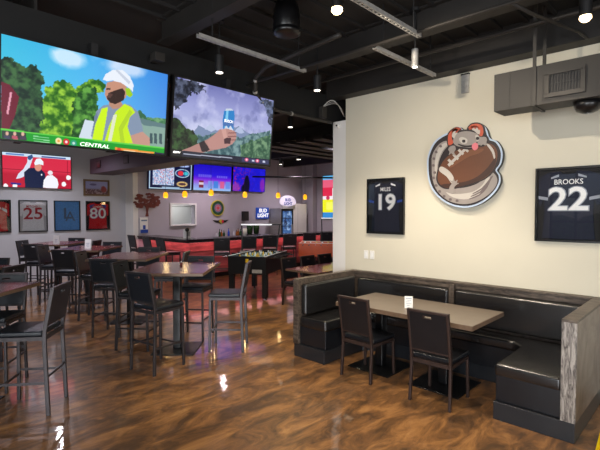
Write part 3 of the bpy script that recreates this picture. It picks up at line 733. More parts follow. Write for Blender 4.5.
# forearm, band, hand, can
p.poly([(196, 312), (236, 296), (290, 270), (330, 240), (348, 276), (318, 304), (262, 318), (220, 325)], (168, 124, 118)); p.poly([(262, 282), (280, 274), (298, 304), (288, 312), (272, 312)], (44, 34, 42))
p.poly([(345, 172), (352, 165), (368, 164), (378, 171), (380, 188), (376, 238), (342, 238), (340, 206)], (40, 122, 190)); p.poly([(346, 172), (352, 165), (368, 164), (377, 171)], (190, 200, 214))
p.poly([(352, 172), (360, 171), (356, 236), (346, 236)], (120, 190, 226)); p.poly([(342, 204), (378, 206), (377, 226), (341, 224)], (70, 110, 170)); p.poly([(344, 238), (352, 222), (360, 232), (366, 222), (376, 238)], (200, 210, 224))
p.poly([(318, 250), (332, 236), (352, 232), (378, 238), (386, 252), (384, 270), (372, 284), (350, 298), (318, 304), (296, 300), (290, 276)], (178, 132, 126), .01)
for a in (246, 258, 270): p.poly([(358, a), (386, a-1), (386, a+2), (358, a+3)], (120, 78, 80))
p.poly([(344, 262), (368, 264), (366, 284), (346, 284)], (70, 46, 54)); p.poly([(336, 236), (350, 232), (356, 262), (344, 268)], (196, 150, 142))
p.poly([(172, 305), (500, 337), (500, 360), (170, 328)], (30, 34, 52)); p.poly([(172, 303), (208, 307), (206, 330), (170, 326)], (16, 18, 28))
p.poly([(212, 318), (372, 331), (372, 334), (212, 321)], (170, 176, 196)); p.poly([(404, 330), (494, 340), (494, 354), (404, 344)], (50, 54, 90))
for a in (420, 456): p.ell((a, 338+(a-420)*.1), 6, 6, (220, 90, 130), .3); p.ell((a, 338+(a-420)*.1), 2.5, 2.5, (250, 220, 230), .3)
for a in (438, 474): p.poly([(a, 336+(a-420)*.1), (a+8, 337+(a-420)*.1), (a+8, 343+(a-420)*.1), (a, 342+(a-420)*.1)], (190, 196, 220))
t, s = tv('right large television showing a hand holding up a blue can', tvx, 3.075, tvz, 1.37, TH, R(90), p, R(6.5), 'screen_big', group=TVM, bez=.018)
f = p.tr((189, 314)); text('caption', 'ESPN', .02, (f[0]-.5)*1.37, (.5-f[1])*TH, -.003, 'text_glow', s, .0005, shear=.25, sx=1.3, bold=.001)
f = p.tr((360, 208)); text('can_lettering', 'BUSCH', .032, (f[0]-.5)*1.37, (.5-f[1])*TH, -.003, 'text_glow', s, .0005, sx=.9, bold=.001)
link('ceiling_bracket', box(-.03, .03, .02, .1, .3, .52), 'black', t)
# --- television on the jersey wall
Q = [(15, 85), (528, 125), (522, 365), (8, 350)]
p = Paint(200, 112, (206, 44, 70), Q)
p.mix(np.clip((p.V-.5)*8, 0, 1), (178, 26, 52)); p.rect(0, 0, 1, .09, (196, 218, 236)); p.rect(.05, .02, .3, .07, (90, 130, 190)); p.rect(.55, .03, .92, .08, (70, 90, 150))
p.rect(0, .475, 1, .49, (130, 16, 40)); p.rect(.94, .1, .95, .8, (150, 20, 44))
p.poly([(110, 290), (130, 250), (170, 215), (200, 165), (205, 120), (240, 105), (245, 130), (222, 190), (200, 260), (140, 285)], (206, 214, 232)); p.poly([(205, 118), (240, 104), (246, 128), (222, 150), (206, 140)], (50, 80, 130))
p.poly([(172, 240), (210, 208), (255, 205), (300, 215), (330, 245), (332, 300), (312, 360), (176, 356)], (20, 30, 62)); p.ell((280, 200), 26, 32, (206, 140, 120), .2); p.poly([(252, 170), (270, 138), (300, 134), (320, 158), (322, 186), (290, 178), (258, 186)], (226, 234, 242)); p.ell((304, 258), 5, 7, (230, 230, 240), .3)
p.poly([(310, 356), (318, 300), (345, 265), (385, 260), (420, 290), (428, 330), (418, 362)], (232, 232, 240)); p.ell((370, 243), 19, 17, (226, 220, 226), .2)
for c in ((505, 280), (470, 330), (100, 345), (30, 342)): p.ell(c, 18, 18, (236, 236, 240), .2, .5, 14)
p.poly([(68, 318), (148, 322), (146, 336), (68, 332)], (40, 40, 130))
tv('television on the grey wall showing a man in navy shirt on red', -12.83, 3.57, 2.83, 1.58, .86, R(90), p, 0, 'screen_big')
# --- menu televisions over the bar
GB = 'televisions above the bar'
p = Paint(120, 68, (14, 24, 70)); p.rect(.02, .02, .98, .98, (190, 220, 240)); p.rect(.035, .05, .965, .95, (12, 20, 60)); p.rect(.1, .06, .57, .84, (206, 216, 238))
g = p.noise(26); p.mix(((g > .55) & (p.U > .1) & (p.U < .57) & (p.V < .84) & (p.V > .06))*.7, (90, 130, 190)); g = p.noise(30); p.mix(((g > .64) & (p.U > .12) & (p.U < .55) & (p.V < .8) & (p.V > .06))*.8, (206, 60, 90))
p.ell((.76, .38), .17, .16, (190, 220, 240), .1); p.ell((.76, .38), .15, .13, (20, 40, 110), .1); p.ell((.72, .38), .07, .09, (226, 50, 60), .2); p.ell((.84, .38), .06, .07, (60, 190, 210), .2); p.ell((.78, .1), .14, .05, (170, 190, 240), .3)
p.ell((.76, .78), .13, .1, (226, 190, 120), .3); p.ell((.76, .78), .09, .05, (80, 50, 60), .4); p.rect(.3, .9, .7, .97, (150, 180, 210))
tv('leftmost television above the bar with white grid and red oval', -12.3, 7.08, 2.88, 1.5, .84, R(90), p, R(4), group=GB)
p = Paint(120, 68, (20, 10, 160)); p.grad([(0, (30, 14, 190)), (.4, (40, 20, 215)), (.55, (110, 30, 220)), (.66, (150, 90, 220)), (.8, (140, 150, 230)), (1, (150, 190, 240))])
for k in range(7): p.rect(.12+k*.05, .38, .155+k*.05, .48, (120, 110, 240), .8)
for k in range(6): p.rect(.6+k*.05, .39, .635+k*.05, .49, (120, 110, 240), .8)
for a, c in ((.17, (120, 20, 40)), (.4, (120, 150, 230)), (.55, (60, 130, 220)), (.72, (220, 90, 140)), (.88, (100, 140, 230))): p.rect(a-.03, .62, a+.09, .9, c, .9)
p.rect(.14, .7, .26, .78, (220, 200, 210))
tv('middle television above the bar, blue screen fading to purple with cards', -12.3, 8.63, 2.9, 1.5, .84, R(90), p, R(4), group=GB)
p = Paint(120, 68, (24, 20, 200)); n = p.noise(8); p.mix(np.clip((n-.5)*4, 0, 1)*.5, (40, 40, 240)); n = p.noise(20); p.mix(np.clip((n-.58)*8, 0, 1)*np.clip(1.2-p.U*1.6, 0, 1)*.8, (200, 30, 110)); p.ell((.92, .7), .08, .3, (190, 40, 160), .6, .5, 12, .6); p.ell((.1, .85), .12, .2, (210, 70, 160), .6, .5, 12, .6)
p.ell((.42, .75), .09, .38, (8, 6, 40), .3); p.ell((.42, .42), .05, .1, (8, 6, 40), .3); p.ell((.36, .9), .1, .2, (8, 6, 40), .3)
tv('rightmost television above the bar, deep blue with a dark figure', -12.3, 10.2, 2.92, 1.48, .84, R(90), p, R(4), group=GB)
p = Paint(60, 100, (210, 36, 70)); p.rect(0, 0, 1, .1, (90, 170, 220)); p.rect(0, .1, 1, .28, (220, 90, 120)); p.rect(.55, .3, .9, .52, (236, 226, 236)); p.rect(0, .48, 1, .56, (236, 220, 230)); p.rect(0, .56, 1, .86, (226, 226, 20)); p.rect(.2, .62, .9, .8, (236, 238, 90)); p.rect(0, .86, 1, 1, (40, 130, 200))
p.ell((.3, .52), .1, .05, (190, 40, 80), .3)
tv('tall screen by the pillar with red top and yellow lower half', -11.0, 13.24, 2.35, .9, 1.66, 0, p, 0, 'screen_big', name='portrait_screen')

# ================================================================= WALL PICTURES
def frame(t, W, H, fw, fm='gloss_black', board='mount_black', depth=.04, glass=True):
    bm = bmesh.new()
    B(bm, -W/2, W/2, -depth, 0, H/2-fw, H/2); B(bm, -W/2, W/2, -depth, 0, -H/2, -H/2+fw); B(bm, -W/2, -W/2+fw, -depth, 0, -H/2+fw, H/2-fw); B(bm, W/2-fw, W/2, -depth, 0, -H/2+fw, H/2-fw)
    link('frame', bm, fm, t)
    link('mount_board', box(-W/2+fw, W/2-fw, -.008, -.001, -H/2+fw, H/2-fw), board, t)
    if glass: link('glass', box(-W/2+fw, W/2-fw, -depth+.004, -depth+.007, -H/2+fw, H/2-fw), 'glass', t)
def jersey_outline(W, H):
    w, h = W/2, H/2
    half = [(0, h*.86), (w*.2, h*.88), (w*.28, h*.95), (w*.66, h*.92), (w*.97, h*.8), (w*.985, h*.02), (w*.88, -h*.03), (w*.8, h*.2), (w*.78, -h*.2), (w*.82, -h*.75), (w*.86, -h*.97), (0, -h*.99)]
    return half[:-1]+[(0, -h*.99)]+[(-x, z) for x, z in half[::-1][1:-1]]
def jersey_frame(label, loc, rz, W, H, cloth, board, name, num, nm, fw=.018, om=None, group=None, accents=(), nh=.3):
    t = thing('framed_jersey', label, 'framed jersey', loc, rz, group)
    frame(t, W, H, fw, board=board)
    j = link('jersey', prism(bmesh.new(), jersey_outline(W-2*fw-.01, H-2*fw-.01), -.018, -.008), cloth, t, bevel=.003)
    if name: text('player_name', name, H*.07, 0, H*.3, -.019, nm, j, .0006, bold=.0005, sx=.9)
    if num:
        if om: text('number_outline', num, H*nh, 0, H*.06, -.0188, om, j, .0006, bold=.014, sx=1.12)
        text('number', num, H*nh, 0, H*.06, -.0198, nm, j, .0008, bold=.005, sx=1.12)
    for nmx, pts, m in accents: link(nmx, prism(bmesh.new(), pts, -.0205, -.0185), m, j)
    return t
w, h = .285, .355
def sleeves(c, c2):
    out = []
    for s in (-1, 1):
        out.append(('sleeve_stripe', [(s*w*.64, h*.12), (s*w*.95, h*.17), (s*w*.95, h*.26), (s*w*.64, h*.21)], c))
        out.append(('shoulder_stripe', [(s*w*.3, h*.87), (s*w*.55, h*.79), (s*w*.55, h*.74), (s*w*.3, h*.8)], c2))
    return out
GJ = 'framed jerseys on the cream wall'; GL = 'framed jerseys on the grey wall'
jersey_frame('framed navy jersey number 22 with silver sleeves at the right', (-1.125, 5.1, 1.865), 0, .6, .76, 'navy', 'mount_black', 'BROOKS', '22', 'text_white', om='text_silver', group=GJ, accents=sleeves('text_silver', 'text_silver'), nh=.31)
jersey_frame('smaller framed navy jersey number 19 beside the pillar', (-3.28, 5.1, 1.865), 0, .58, .75, 'navy', 'mount_black', 'MILES', '19', 'text_white', om='text_silver', group=GJ, accents=sleeves('text_blue', 'text_white'), nh=.28)
J = [(2.62, 'red_cloth', 'mount_black', '', '7', 'text_white', None, 'framed red jersey cut by the left picture edge'),
     (3.45, 'white_cloth', 'mount_white', 'MITCHELL', '25', 'text_red', None, 'framed white jersey with red number 25'),
     (4.27, 'blue_cloth', 'mount_white', '', 'L', 'text_grey', None, 'framed light blue jersey between the white and red ones'),
     (5.085, 'red_cloth', 'mount_black', 'LANDRY', '80', 'text_white', 'text_blue', 'framed red jersey with white number 80')]
w, h = .32, .385
for y, c, b, n_, num, nm, om, lb in J:
    acc = []
    if num == 'L': b = 'blue_cloth'
    if num == '80': acc = [('shoulder_patch', [(s*.1, .33), (s*.24, .28), (s*.2, .2), (s*.1, .3)], 'text_blue') for s in (-1, 1)]
    if num == '7': acc = [('shoulder_patch', [(.14, .22), (.25, .16), (.25, .08), (.14, .16)], 'text_white')]
    jf = jersey_frame(lb, (-12.9, y, 1.67), R(90), .66, .82, c, b, n_, num, nm, .022, om, GL, acc, .37)
    if num == 'L': text('letter', 'A', .27, .07, -.03, -.0215, 'text_grey', [c_ for c_ in jf.children if c_.name.startswith('jersey')][0], .0008, bold=.002)
# landscape picture above the 80 jersey
t = thing('framed_picture', 'small framed landscape picture above the number 80 jersey', 'picture', (-12.9, 5.06, 2.46), R(90))
frame(t, .72, .46, .05, 'gold', 'mount_white', .03)
p = Paint(70, 44, (180, 180, 226)); p.mix(np.clip((p.V-.55)*8, 0, 1), (120, 84, 90)); p.ell((.35, .25), .15, .08, (120, 110, 160), .4); n = p.noise(12); p.mix(((n > .5) & (p.V > .62))*.8, (200, 180, 190)); p.ell((.82, .6), .12, .25, (170, 80, 80), .3, .4, 9)
p.mesh('print', .62, .36, 'print', t, y=-.0095)

# ---- football emblem on the cream wall (traced, built in raised layers)
TR = homog([(0, 0), (450, 0), (450, 450), (0, 450)], [(-2.75, 3.06), (-1.58, 2.88), (-1.56, 1.81), (-2.74, 1.81)])
EX, EZ = -2.19, 2.34
def T(pts, k=3): return [(x-EX, z-EZ) for x, z in (TR(q) for q in (smooth_closed(pts, k) if k else pts))]
em = thing('football_emblem', 'round wall emblem of an axolotl curled around a brown football', 'wall emblem', (EX, 5.1, EZ))
out = [(34, 250), (38, 205), (62, 150), (98, 118), (140, 98), (160, 86), (182, 78), (196, 90), (216, 92), (222, 72), (250, 58), (282, 66), (302, 88), (312, 120), (322, 132), (348, 142), (368, 172), (374, 205), (366, 245), (348, 272), (362, 296), (362, 330), (338, 372), (292, 412), (236, 436), (180, 438), (118, 418), (66, 372), (40, 316)]
cx_, cz_ = 200, 260
def grow(pts, k): return [(cx_+(x-cx_)*k, cz_+(z-cz_)*k) for x, z in pts]
E_ = {n: mat('emblem '+n, c, .5, var=.04) for n, c in (('pale_blue', rgb(176, 192, 214)), ('outline', rgb(40, 32, 34)), ('body', rgb(146, 138, 133)), ('body_dark', rgb(104, 92, 92)), ('body_light', rgb(186, 180, 172)), ('leather', rgb(98, 58, 36)), ('leather_dark', rgb(60, 36, 28)), ('leather_light', rgb(118, 74, 48)), ('gill', rgb(190, 84, 58)), ('tongue', rgb(220, 120, 130)), ('side', rgb(34, 40, 48)))}
def layer(name, pts, m, y0, y1, k=3, parent=em): return link(name, prism(bmesh.new(), T(pts, k), y0, y1), E_[m], parent)
layer('backing', out, 'side', -.075, -.02); layer('rim', out, 'pale_blue', -.08, -.0755)
layer('dark_field', grow(out, .955), 'outline', -.083, -.0802)
layer('body_curl', [(56, 250), (58, 205), (84, 160), (118, 140), (140, 150), (112, 182), (92, 222), (84, 262), (92, 300), (118, 340), (156, 352), (200, 350), (240, 340), (270, 326), (296, 304), (310, 284), (326, 280), (345, 298), (350, 326), (330, 362), (286, 398), (232, 420), (180, 422), (128, 406), (82, 366), (60, 312)], 'body', -.0855, -.0832)
layer('tail_light', [(200, 376), (246, 366), (284, 338), (306, 300), (316, 296), (312, 330), (290, 366), (250, 392), (200, 402), (150, 392), (120, 370), (150, 378)], 'body_light', -.0872, -.0856)
for k in range(3): layer('tail_line', [(226+k*8, 398-k*12), (268+k*6, 380-k*14), (300+k*5, 346-k*14), (318+k*4, 306-k*4), (323+k*4, 308-k*4), (306+k*5, 350-k*14), (272+k*6, 385-k*14), (228+k*8, 402-k*12)], 'body_dark', -.0882+.0001*k, -.0873+.0001*k, 2)
layer('back_light', [(90, 168), (118, 148), (128, 156), (104, 186), (88, 222), (80, 262), (84, 300), (98, 330), (80, 316), (70, 270), (74, 214)], 'body_light', -.0872, -.0856)
sp_ = [layer('spot', [(x-5, y-5), (x+5, y-5), (x+6, y+5), (x-5, y+5)], 'body_dark', -.0876, -.0858, 2) for x, y in ((66, 220), (64, 250), (70, 282), (64, 306), (76, 340), (92, 366), (76, 190), (96, 164), (112, 388), (140, 402), (170, 408), (88, 320))]
layer('tail_fill', [(286, 300), (300, 286), (322, 284), (342, 300), (344, 326), (322, 362), (288, 390), (250, 398), (276, 360)], 'body', -.0868, -.0856)
layer('football_outline', [(80, 326), (78, 288), (94, 242), (120, 208), (164, 178), (212, 162), (262, 150), (312, 146), (346, 162), (358, 196), (352, 240), (330, 284), (298, 312), (250, 332), (200, 346), (150, 356), (106, 352)], 'outline', -.0888, -.0832)
layer('football', [(86, 322), (84, 290), (98, 248), (124, 214), (168, 184), (214, 168), (262, 156), (310, 152), (340, 166), (352, 196), (346, 238), (326, 278), (296, 306), (250, 326), (200, 340), (150, 350), (110, 346)], 'leather', -.0895, -.0832)
layer('football_shade', [(100, 336), (150, 330), (210, 322), (262, 300), (306, 262), (342, 216), (344, 240), (324, 280), (290, 308), (250, 326), (196, 342), (150, 350), (112, 346)], 'leather_dark', -.0908, -.0896)
layer('football_light', [(140, 226), (180, 198), (230, 182), (290, 176), (270, 196), (226, 210), (176, 240), (136, 262)], 'leather_light', -.0905, -.0896)
layer('stripe', [(94, 258), (110, 258), (138, 278), (156, 306), (152, 330), (142, 326), (124, 300), (92, 276)], 'body_light', -.0912, -.0896)
layer('stripe', [(302, 156), (316, 158), (336, 184), (342, 214), (336, 220), (326, 190)], 'body_light', -.0912, -.0896)
bmx = bmesh.new()
prism(bmx, T([(128, 246), (206, 172), (214, 180), (136, 256)], 0), -.0922, -.0897)
for cx, cy in ((142, 234), (165, 212), (188, 190), (210, 178)): prism(bmx, T([(cx-14, cy-6), (cx-6, cy-14), (cx+15, cy+8), (cx+7, cy+15)], 0), -.0932, -.0923)
link('laces', bmx, E_['body_light'], em)
hd = layer('head', [(156, 150), (158, 126), (176, 106), (206, 98), (236, 100), (262, 110), (276, 124), (300, 124), (306, 142), (288, 158), (268, 160), (250, 168), (224, 172), (196, 168), (172, 164)], 'body', -.1, -.0832)
layer('head_outline', [(148, 154), (150, 124), (172, 98), (206, 90), (240, 92), (268, 102), (280, 116), (306, 118), (314, 142), (292, 166), (268, 168), (250, 176), (222, 180), (192, 176), (166, 170)], 'outline', -.0945, -.0833, 3, hd)
layer('gill_outline', [(130, 166), (126, 118), (142, 92), (168, 78), (186, 84), (190, 100), (160, 120), (156, 154)], 'outline', -.094, -.0834, 3, hd)
layer('gill_outline', [(214, 92), (230, 66), (262, 58), (290, 70), (298, 100), (290, 126), (266, 122), (240, 100)], 'outline', -.094, -.0834, 3, hd)
for pts in ([(150, 120), (154, 104), (168, 94), (164, 106), (176, 104), (166, 116), (160, 130)], [(240, 92), (246, 82), (256, 90), (262, 80), (270, 94), (276, 92), (274, 112), (262, 108), (252, 98)]): layer('gill_frond', pts, 'body_light', -.1035, -.1002, 2, hd)
for nm_, pts in (('gill', [(134, 160), (132, 118), (146, 96), (168, 84), (176, 94), (154, 108), (148, 130), (156, 148)]), ('gill', [(146, 112), (160, 84), (190, 84), (176, 96), (162, 118)]),
                 ('gill', [(222, 84), (238, 68), (262, 64), (284, 74), (290, 100), (284, 120), (272, 116), (276, 92), (256, 80), (236, 84)]), ('gill', [(226, 92), (238, 76), (266, 78), (276, 100), (266, 112), (254, 92), (238, 88)])):
    layer(nm_, pts, 'gill', -.098, -.0833, 3, hd)
for pts in ([(182, 130), (196, 124), (218, 134), (216, 152), (198, 154), (186, 144)], [(256, 116), (268, 118), (272, 136), (262, 142), (256, 130)]): layer('eye_patch', pts, 'body_light', -.1015, -.1001, 3, hd)
for c in ((203, 142), (265, 130)): layer('pupil', [(c[0]-6, c[1]-5), (c[0]+6, c[1]-5), (c[0]+6, c[1]+6), (c[0]-6, c[1]+6)], 'outline', -.103, -.1016, 3, hd)
layer('mouth', [(178, 154), (210, 162), (246, 158), (262, 146), (264, 152), (248, 166), (210, 170), (180, 160)], 'outline', -.1014, -.1001, 3, hd)
layer('tongue', [(240, 160), (254, 150), (266, 156), (266, 174), (252, 184), (242, 176)], 'tongue', -.103, -.1016, 3, hd)
layer('hand', [(132, 180), (140, 166), (160, 162), (166, 178), (158, 192), (166, 206), (154, 204), (146, 196), (134, 204), (138, 190)], 'body', -.0955, -.0935)
layer('hand', [(276, 150), (290, 138), (302, 142), (306, 156), (298, 162), (288, 156), (280, 164)], 'body', -.103, -.1002)
layer('foot', [(136, 366), (138, 346), (148, 330), (138, 316), (150, 320), (156, 308), (162, 322), (174, 314), (170, 328), (180, 330), (168, 338), (158, 350), (164, 368), (150, 376)], 'body', -.095, -.0915)

# ================================================================= BAR
t = thing('bar_counter', 'L-shaped bar with dark top and glowing red front panels', 'bar counter', (-9.7, 6.0, 0))
def L2(z0, z1, o_, i_):   # L slab, o_ = inset from the outer edge, i_ = width inward
    bm = bmesh.new()
    B(bm, -2.68, -o_, o_, o_+i_, z0, z1); B(bm, -o_-i_, -o_, o_+i_, 6.9, z0, z1); return bm
link('bar_top', L2(1.03, 1.075, 0, .62), 'bar_top', t, bevel=.006)
link('front_panel', L2(.12, 1.03, .24, .06), 'bar_red', t)
link('kick_plate', L2(0, .12, .27, .06), 'black', t)
bm = bmesh.new()
for z in (.3, .52, .74): B(bm, -2.68, -.22, .222, .24, z, z+.02); B(bm, -.24, -.222, .24, 6.9, z, z+.02)
link('panel_rib', bm, 'bar_red', t)
link('under_top', L2(.985, 1.029, .03, .2), 'black', t)
bm = bmesh.new(); B(bm, -2.66, -.3, .13, .15, .975, .984); B(bm, -.15, -.13, .16, 6.85, .975, .984); link('light_strip', bm, 'red_led', t)
for (x, y, sx, sy) in ((-11.1, 6.14, 2.4, .04), (-9.84, 9.4, .04, 6.4)):
    ld = bpy.data.lights.new('bar_glow', 'AREA'); ld.shape = 'RECTANGLE'; ld.size = sx; ld.size_y = sy; ld.energy = 4 if sx > 1 else 9; ld.color = (1, .42, .45)
    lo = bpy.data.objects.new('bar_glow', ld); COL.objects.link(lo); lo.location = (x, y, .97); lo.rotation_euler = (0, 0, 0)
# back counter with bottles
t = thing('back_counter', 'low counter along the wall behind the bar', 'back counter', (-12.1, 9.2, 0))
link('cabinet', box(-.28, .28, -2.6, 2.0, 0, .84), 'gloss_black', t, bevel=.004); link('worktop', box(-.29, .3, -2.62, 2.02, .84, .88), 'bar_top', t)
def bottle(x, y, m, h, label):
    t = thing('bottle', label, 'bottle', (x, y, .88), group='bottles on the counter behind the bar')
    r = .038
    link('glass', lathe(bmesh.new(), [(r*.9, 0), (r, .01), (r, h*.58), (r*.75, h*.68), (r*.36, h*.78), (r*.33, h*.95)], n=14), m, t, smooth=True)
    link('cap', lathe(bmesh.new(), [(r*.4, h*.93), (r*.4, h)], n=10), 'gloss_black', t)
cols = ['bottle_g', 'bottle_c', 'bottle_b', 'bottle_a']; cn = ['green', 'clear', 'blue', 'brown']
bl = ['leftmost %s bottle behind the bar, left of the blue one', 'pale %s bottle second from the left behind the bar', 'blue %s bottle behind the bar near the emblem', 'brown %s bottle right after the blue one behind the bar']
spots_b = [(8.5, 1, .24, 'clear bottle at the left end of the bottles behind the bar'), (8.62, 0, .33, 'dark green bottle second from left behind the bar'), (8.76, 3, .3, 'brown bottle third from left behind the bar'),
    (8.9, 0, .27, 'green bottle left of the tall blue bottle behind the bar'), (9.05, 2, .34, 'tall blue bottle behind the bar'), (9.2, 1, .28, 'clear bottle right of the tall blue bottle'), (9.33, 3, .26, 'short brown bottle among those behind the bar, right of the clear one'),
    (9.46, 3, .32, 'tall brown bottle under the winged sign'), (9.6, 0, .3, 'green bottle right of the tall brown one'), (9.76, 1, .22, 'short clear bottle at the right end of the bottles')]
for y, c, hh, lb in spots_b: bottle(-12.0+.08*math.sin(y*9), y, cols[c], hh, lb)
t = thing('speaker', 'small black speaker mounted on the wall behind the bar', 'speaker', (-12.4, 10.0, 1.62), R(90))
link('body', box(-.12, .12, -.16, -.03, -.17, .17), 'gloss_black', t, bevel=.01); link('grille', box(-.1, .1, -.165, -.16, -.15, .12), 'beam', t); link('bracket', box(-.03, .03, -.03, 0, -.05, .05), 'black', t)
t = thing('drinks_blender', 'pair of dark appliance jugs on the counter behind the bar', 'appliance', (-12.05, 10.15, .88))
link('base', box(-.1, .1, -.28, .28, 0, .1), 'gloss_black', t, bevel=.01)
for y in (-.15, .15): link('jug', lathe(bmesh.new(), [(.09, .1), (.11, .3), (.115, .42), (.06, .43)], (0, y, 0), 18), 'bottle_g', t, smooth=True)
t = thing('napkin_dispenser', 'white box on the bar top near its corner', 'dispenser', (-10.25, 6.35, 1.075))
link('body', box(-.06, .06, -.08, .08, 0, .24), 'wall_white', t, bevel=.008); link('slot', box(.06, .064, -.05, .05, .06, .18), 'galv', t)
t = thing('paper_cup', 'white cup on the bar top beside the drinks cooler', 'cup', (-9.98, 8.1, 1.075))
link('cup', lathe(bmesh.new(), [(.045, 0), (.06, .2), (.05, .2)], n=20), 'wall_white', t, smooth=True); link('lid', lathe(bmesh.new(), [(.062, .2), (.05, .22)], n=20), 'wall_white', t)
t = thing('tap_lamp', 'small round black object on the bar corner', 'bar fitting', (-10.0, 6.2, 1.075))
link('stem', cyl(bmesh.new(), (0, 0, 0), (0, 0, .2), .015), 'black', t); bm = bmesh.new(); bmesh.ops.create_uvsphere(bm, u_segments=16, v_segments=10, radius=.055, matrix=Matrix.Translation((0, 0, .24))); link('knob', bm, 'gloss_black', t, smooth=True)

# pendants
for x, y, z, lb in ((-11.25, 6.3, 2.25, 'amber pendant farthest left over the short side of the bar'), (-10.26, 6.3, 2.25, 'amber pendant over the bar corner, second from left'), (-10.0, 6.95, 2.3, 'amber pendant third from left below the middle bar television'),
                    (-10, 8.12, 2.28, 'amber pendant fourth from left above the blue sign'), (-10, 9.44, 2.29, 'amber pendant beside the rounded cooler sign, fifth from left'), (-10, 10.67, 2.27, 'amber pendant farthest right near the pillar')):
    t = thing('pendant_lamp', lb, 'pendant lamp', (x, y, z), group='amber pendants over the bar')
    link('shade', lathe(bmesh.new(), [(.045, -.085), (.062, -.06), (.068, -.01), (.056, .05), (.028, .08)], n=20), 'amber', t, smooth=True)
    link('cord', cyl(bmesh.new(), (0, 0, .09), (0, 0, ZC-z), .004, n=6), 'black', t); link('cap', lathe(bmesh.new(), [(.03, .078), (.02, .1)], n=14), 'black', t)
    ld = bpy.data.lights.new('pendant_glow', 'POINT'); ld.energy = 3; ld.color = (1, .7, .3); ld.shadow_soft_size = .07
    lo = bpy.data.objects.new('pendant_glow', ld); COL.objects.link(lo); lo.parent = t; lo.location = (0, 0, -.17)

# hatch frame and kitchen behind
bm = bmesh.new(); y0, y1, z0, z1 = 7.13, 7.98, 1.38, 2.0
B(bm, -12.42, -12.37, y0-.05, y0, z0-.05, z1+.05); B(bm, -12.42, -12.37, y1, y1+.05, z0-.05, z1+.05); B(bm, -12.42, -12.37, y0, y1, z1, z1+.05); B(bm, -12.42, -12.34, y0, y1, z0-.05, z0)
struct('window_7', bm, 'white_col')
struct('wall_kitchen', box(-13.8, -13.7, 6.3, 9, .9, 2.6), 'white_col'); struct('ceiling_kitchen', box(-13.7, -12.62, 6.3, 9, 2.55, 2.6), 'white_col')
t = thing('ticket_rail', 'thin metal rail with slips across the serving hatch', 'rail', (-12.45, 7.555, 1.93))
link('rail', box(-.01, .01, -.4, .4, 0, .02), 'galv', t)
ld = bpy.data.lights.new('kitchen_light', 'AREA'); ld.energy = 16; ld.size = .8; ld.color = (.95, 1, .97); lo = bpy.data.objects.new('kitchen_light', ld); COL.objects.link(lo); lo.location = (-13.15, 7.6, 2.5)

# wall decor on the bar wall
t = thing('tree_sculpture', 'rust coloured metal tree shape mounted on the bar wall', 'wall sculpture', (-12.4, 6.32, 1.96), R(90))
bm = bmesh.new(); rr = random.Random(8)
for k in range(60):
    a = rr.random()*2*PI; r_ = math.sqrt(rr.random()); x = .42*r_*math.cos(a); z = .13+.23*r_*math.sin(a)
    if x > .05 and z < .02 and rr.random() < .4: continue
    n_ = 6; q = .05+.02*rr.random(); yv = -.03-.02*rr.random()
    prism(bm, [(x+q*1.1*math.cos(2*PI*i/n_), z+q*.7*math.sin(2*PI*i/n_)) for i in range(n_)], yv-.008, yv)
link('foliage', bm, 'rust', t)
link('trunk', prism(bmesh.new(), [(-.05, -.32), (.05, -.32), (.03, -.2), (.06, -.05), (.16, .06), (.12, .1), (.02, .0), (-.08, .1), (-.13, .07), (-.04, -.06), (-.02, -.2)], -.025, -.004), 'rust', t)
t = thing('wall_poster', 'white notice with a blue base mounted below the metal tree', 'poster', (-12.4, 6.22, 1.36), R(90))
link('panel', box(-.12, .12, -.03, 0, -.21, .25), 'wall_white', t, bevel=.004); link('blue_band', box(-.12, .12, -.034, -.0305, -.21, -.11), 'text_blue', t); link('emblem', box(-.04, .04, -.036, -.031, -.1, .02), 'text_blue', t); link('heading', box(-.09, .09, -.034, -.031, .14, .18), 'text_grey', t)
# round sign
t = thing('round_sign', 'round green and yellow sign with a red centre on the bar wall', 'sign', (-12.4, 8.86, 1.9), R(90))
def disc(nm_, r_, m, y0, y1, sx=1): return link(nm_, prism(bmesh.new(), [(r_*sx*math.cos(2*PI*i/40), r_*math.sin(2*PI*i/40)) for i in range(40)], y0, y1), m, t)
E_['y'] = mat('sign yellow', rgb(196, 184, 60), .5, var=.05); E_['g'] = mat('sign green', rgb(30, 66, 40), .5, var=.1); E_['r'] = mat('sign red', rgb(190, 40, 60), .5, var=.05)
disc('rim', .27, E_['y'], -.04, 0); disc('ring', .24, E_['g'], -.044, -.0405); disc('centre_ring', .15, 'text_grey', -.048, -.0445); disc('centre', .115, E_['r'], -.052, -.0485)
bm = bmesh.new()
for k in range(8): a = k*PI/4; prism(bm, [(.05*math.cos(a-.25), .05*math.sin(a-.25)), (.1*math.cos(a-.2), .1*math.sin(a-.2)), (.1*math.cos(a+.2), .1*math.sin(a+.2)), (.05*math.cos(a+.25), .05*math.sin(a+.25))], -.055, -.0522)
link('petals', bm, 'text_silver', t)
t = thing('winged_sign', 'small black winged sign with yellow and red centre under the round one', 'sign', (-12.4, 9.0, 1.44), R(90))
link('wings', prism(bmesh.new(), [(-.34, .06), (-.12, .04), (0, .07), (.12, .04), (.34, .06), (.2, -.03), (.08, -.04), (0, -.09), (-.08, -.04), (-.2, -.03)], -.02, 0), 'black', t)
link('badge', prism(bmesh.new(), [(-.1, 0), (-.02, .09), (.06, .02), (.02, -.08)], -.026, -.0205), E_['y'], t); link('badge', prism(bmesh.new(), [(0, 0), (.07, .07), (.12, .0), (.07, -.06)], -.03, -.0265), E_['r'], t)
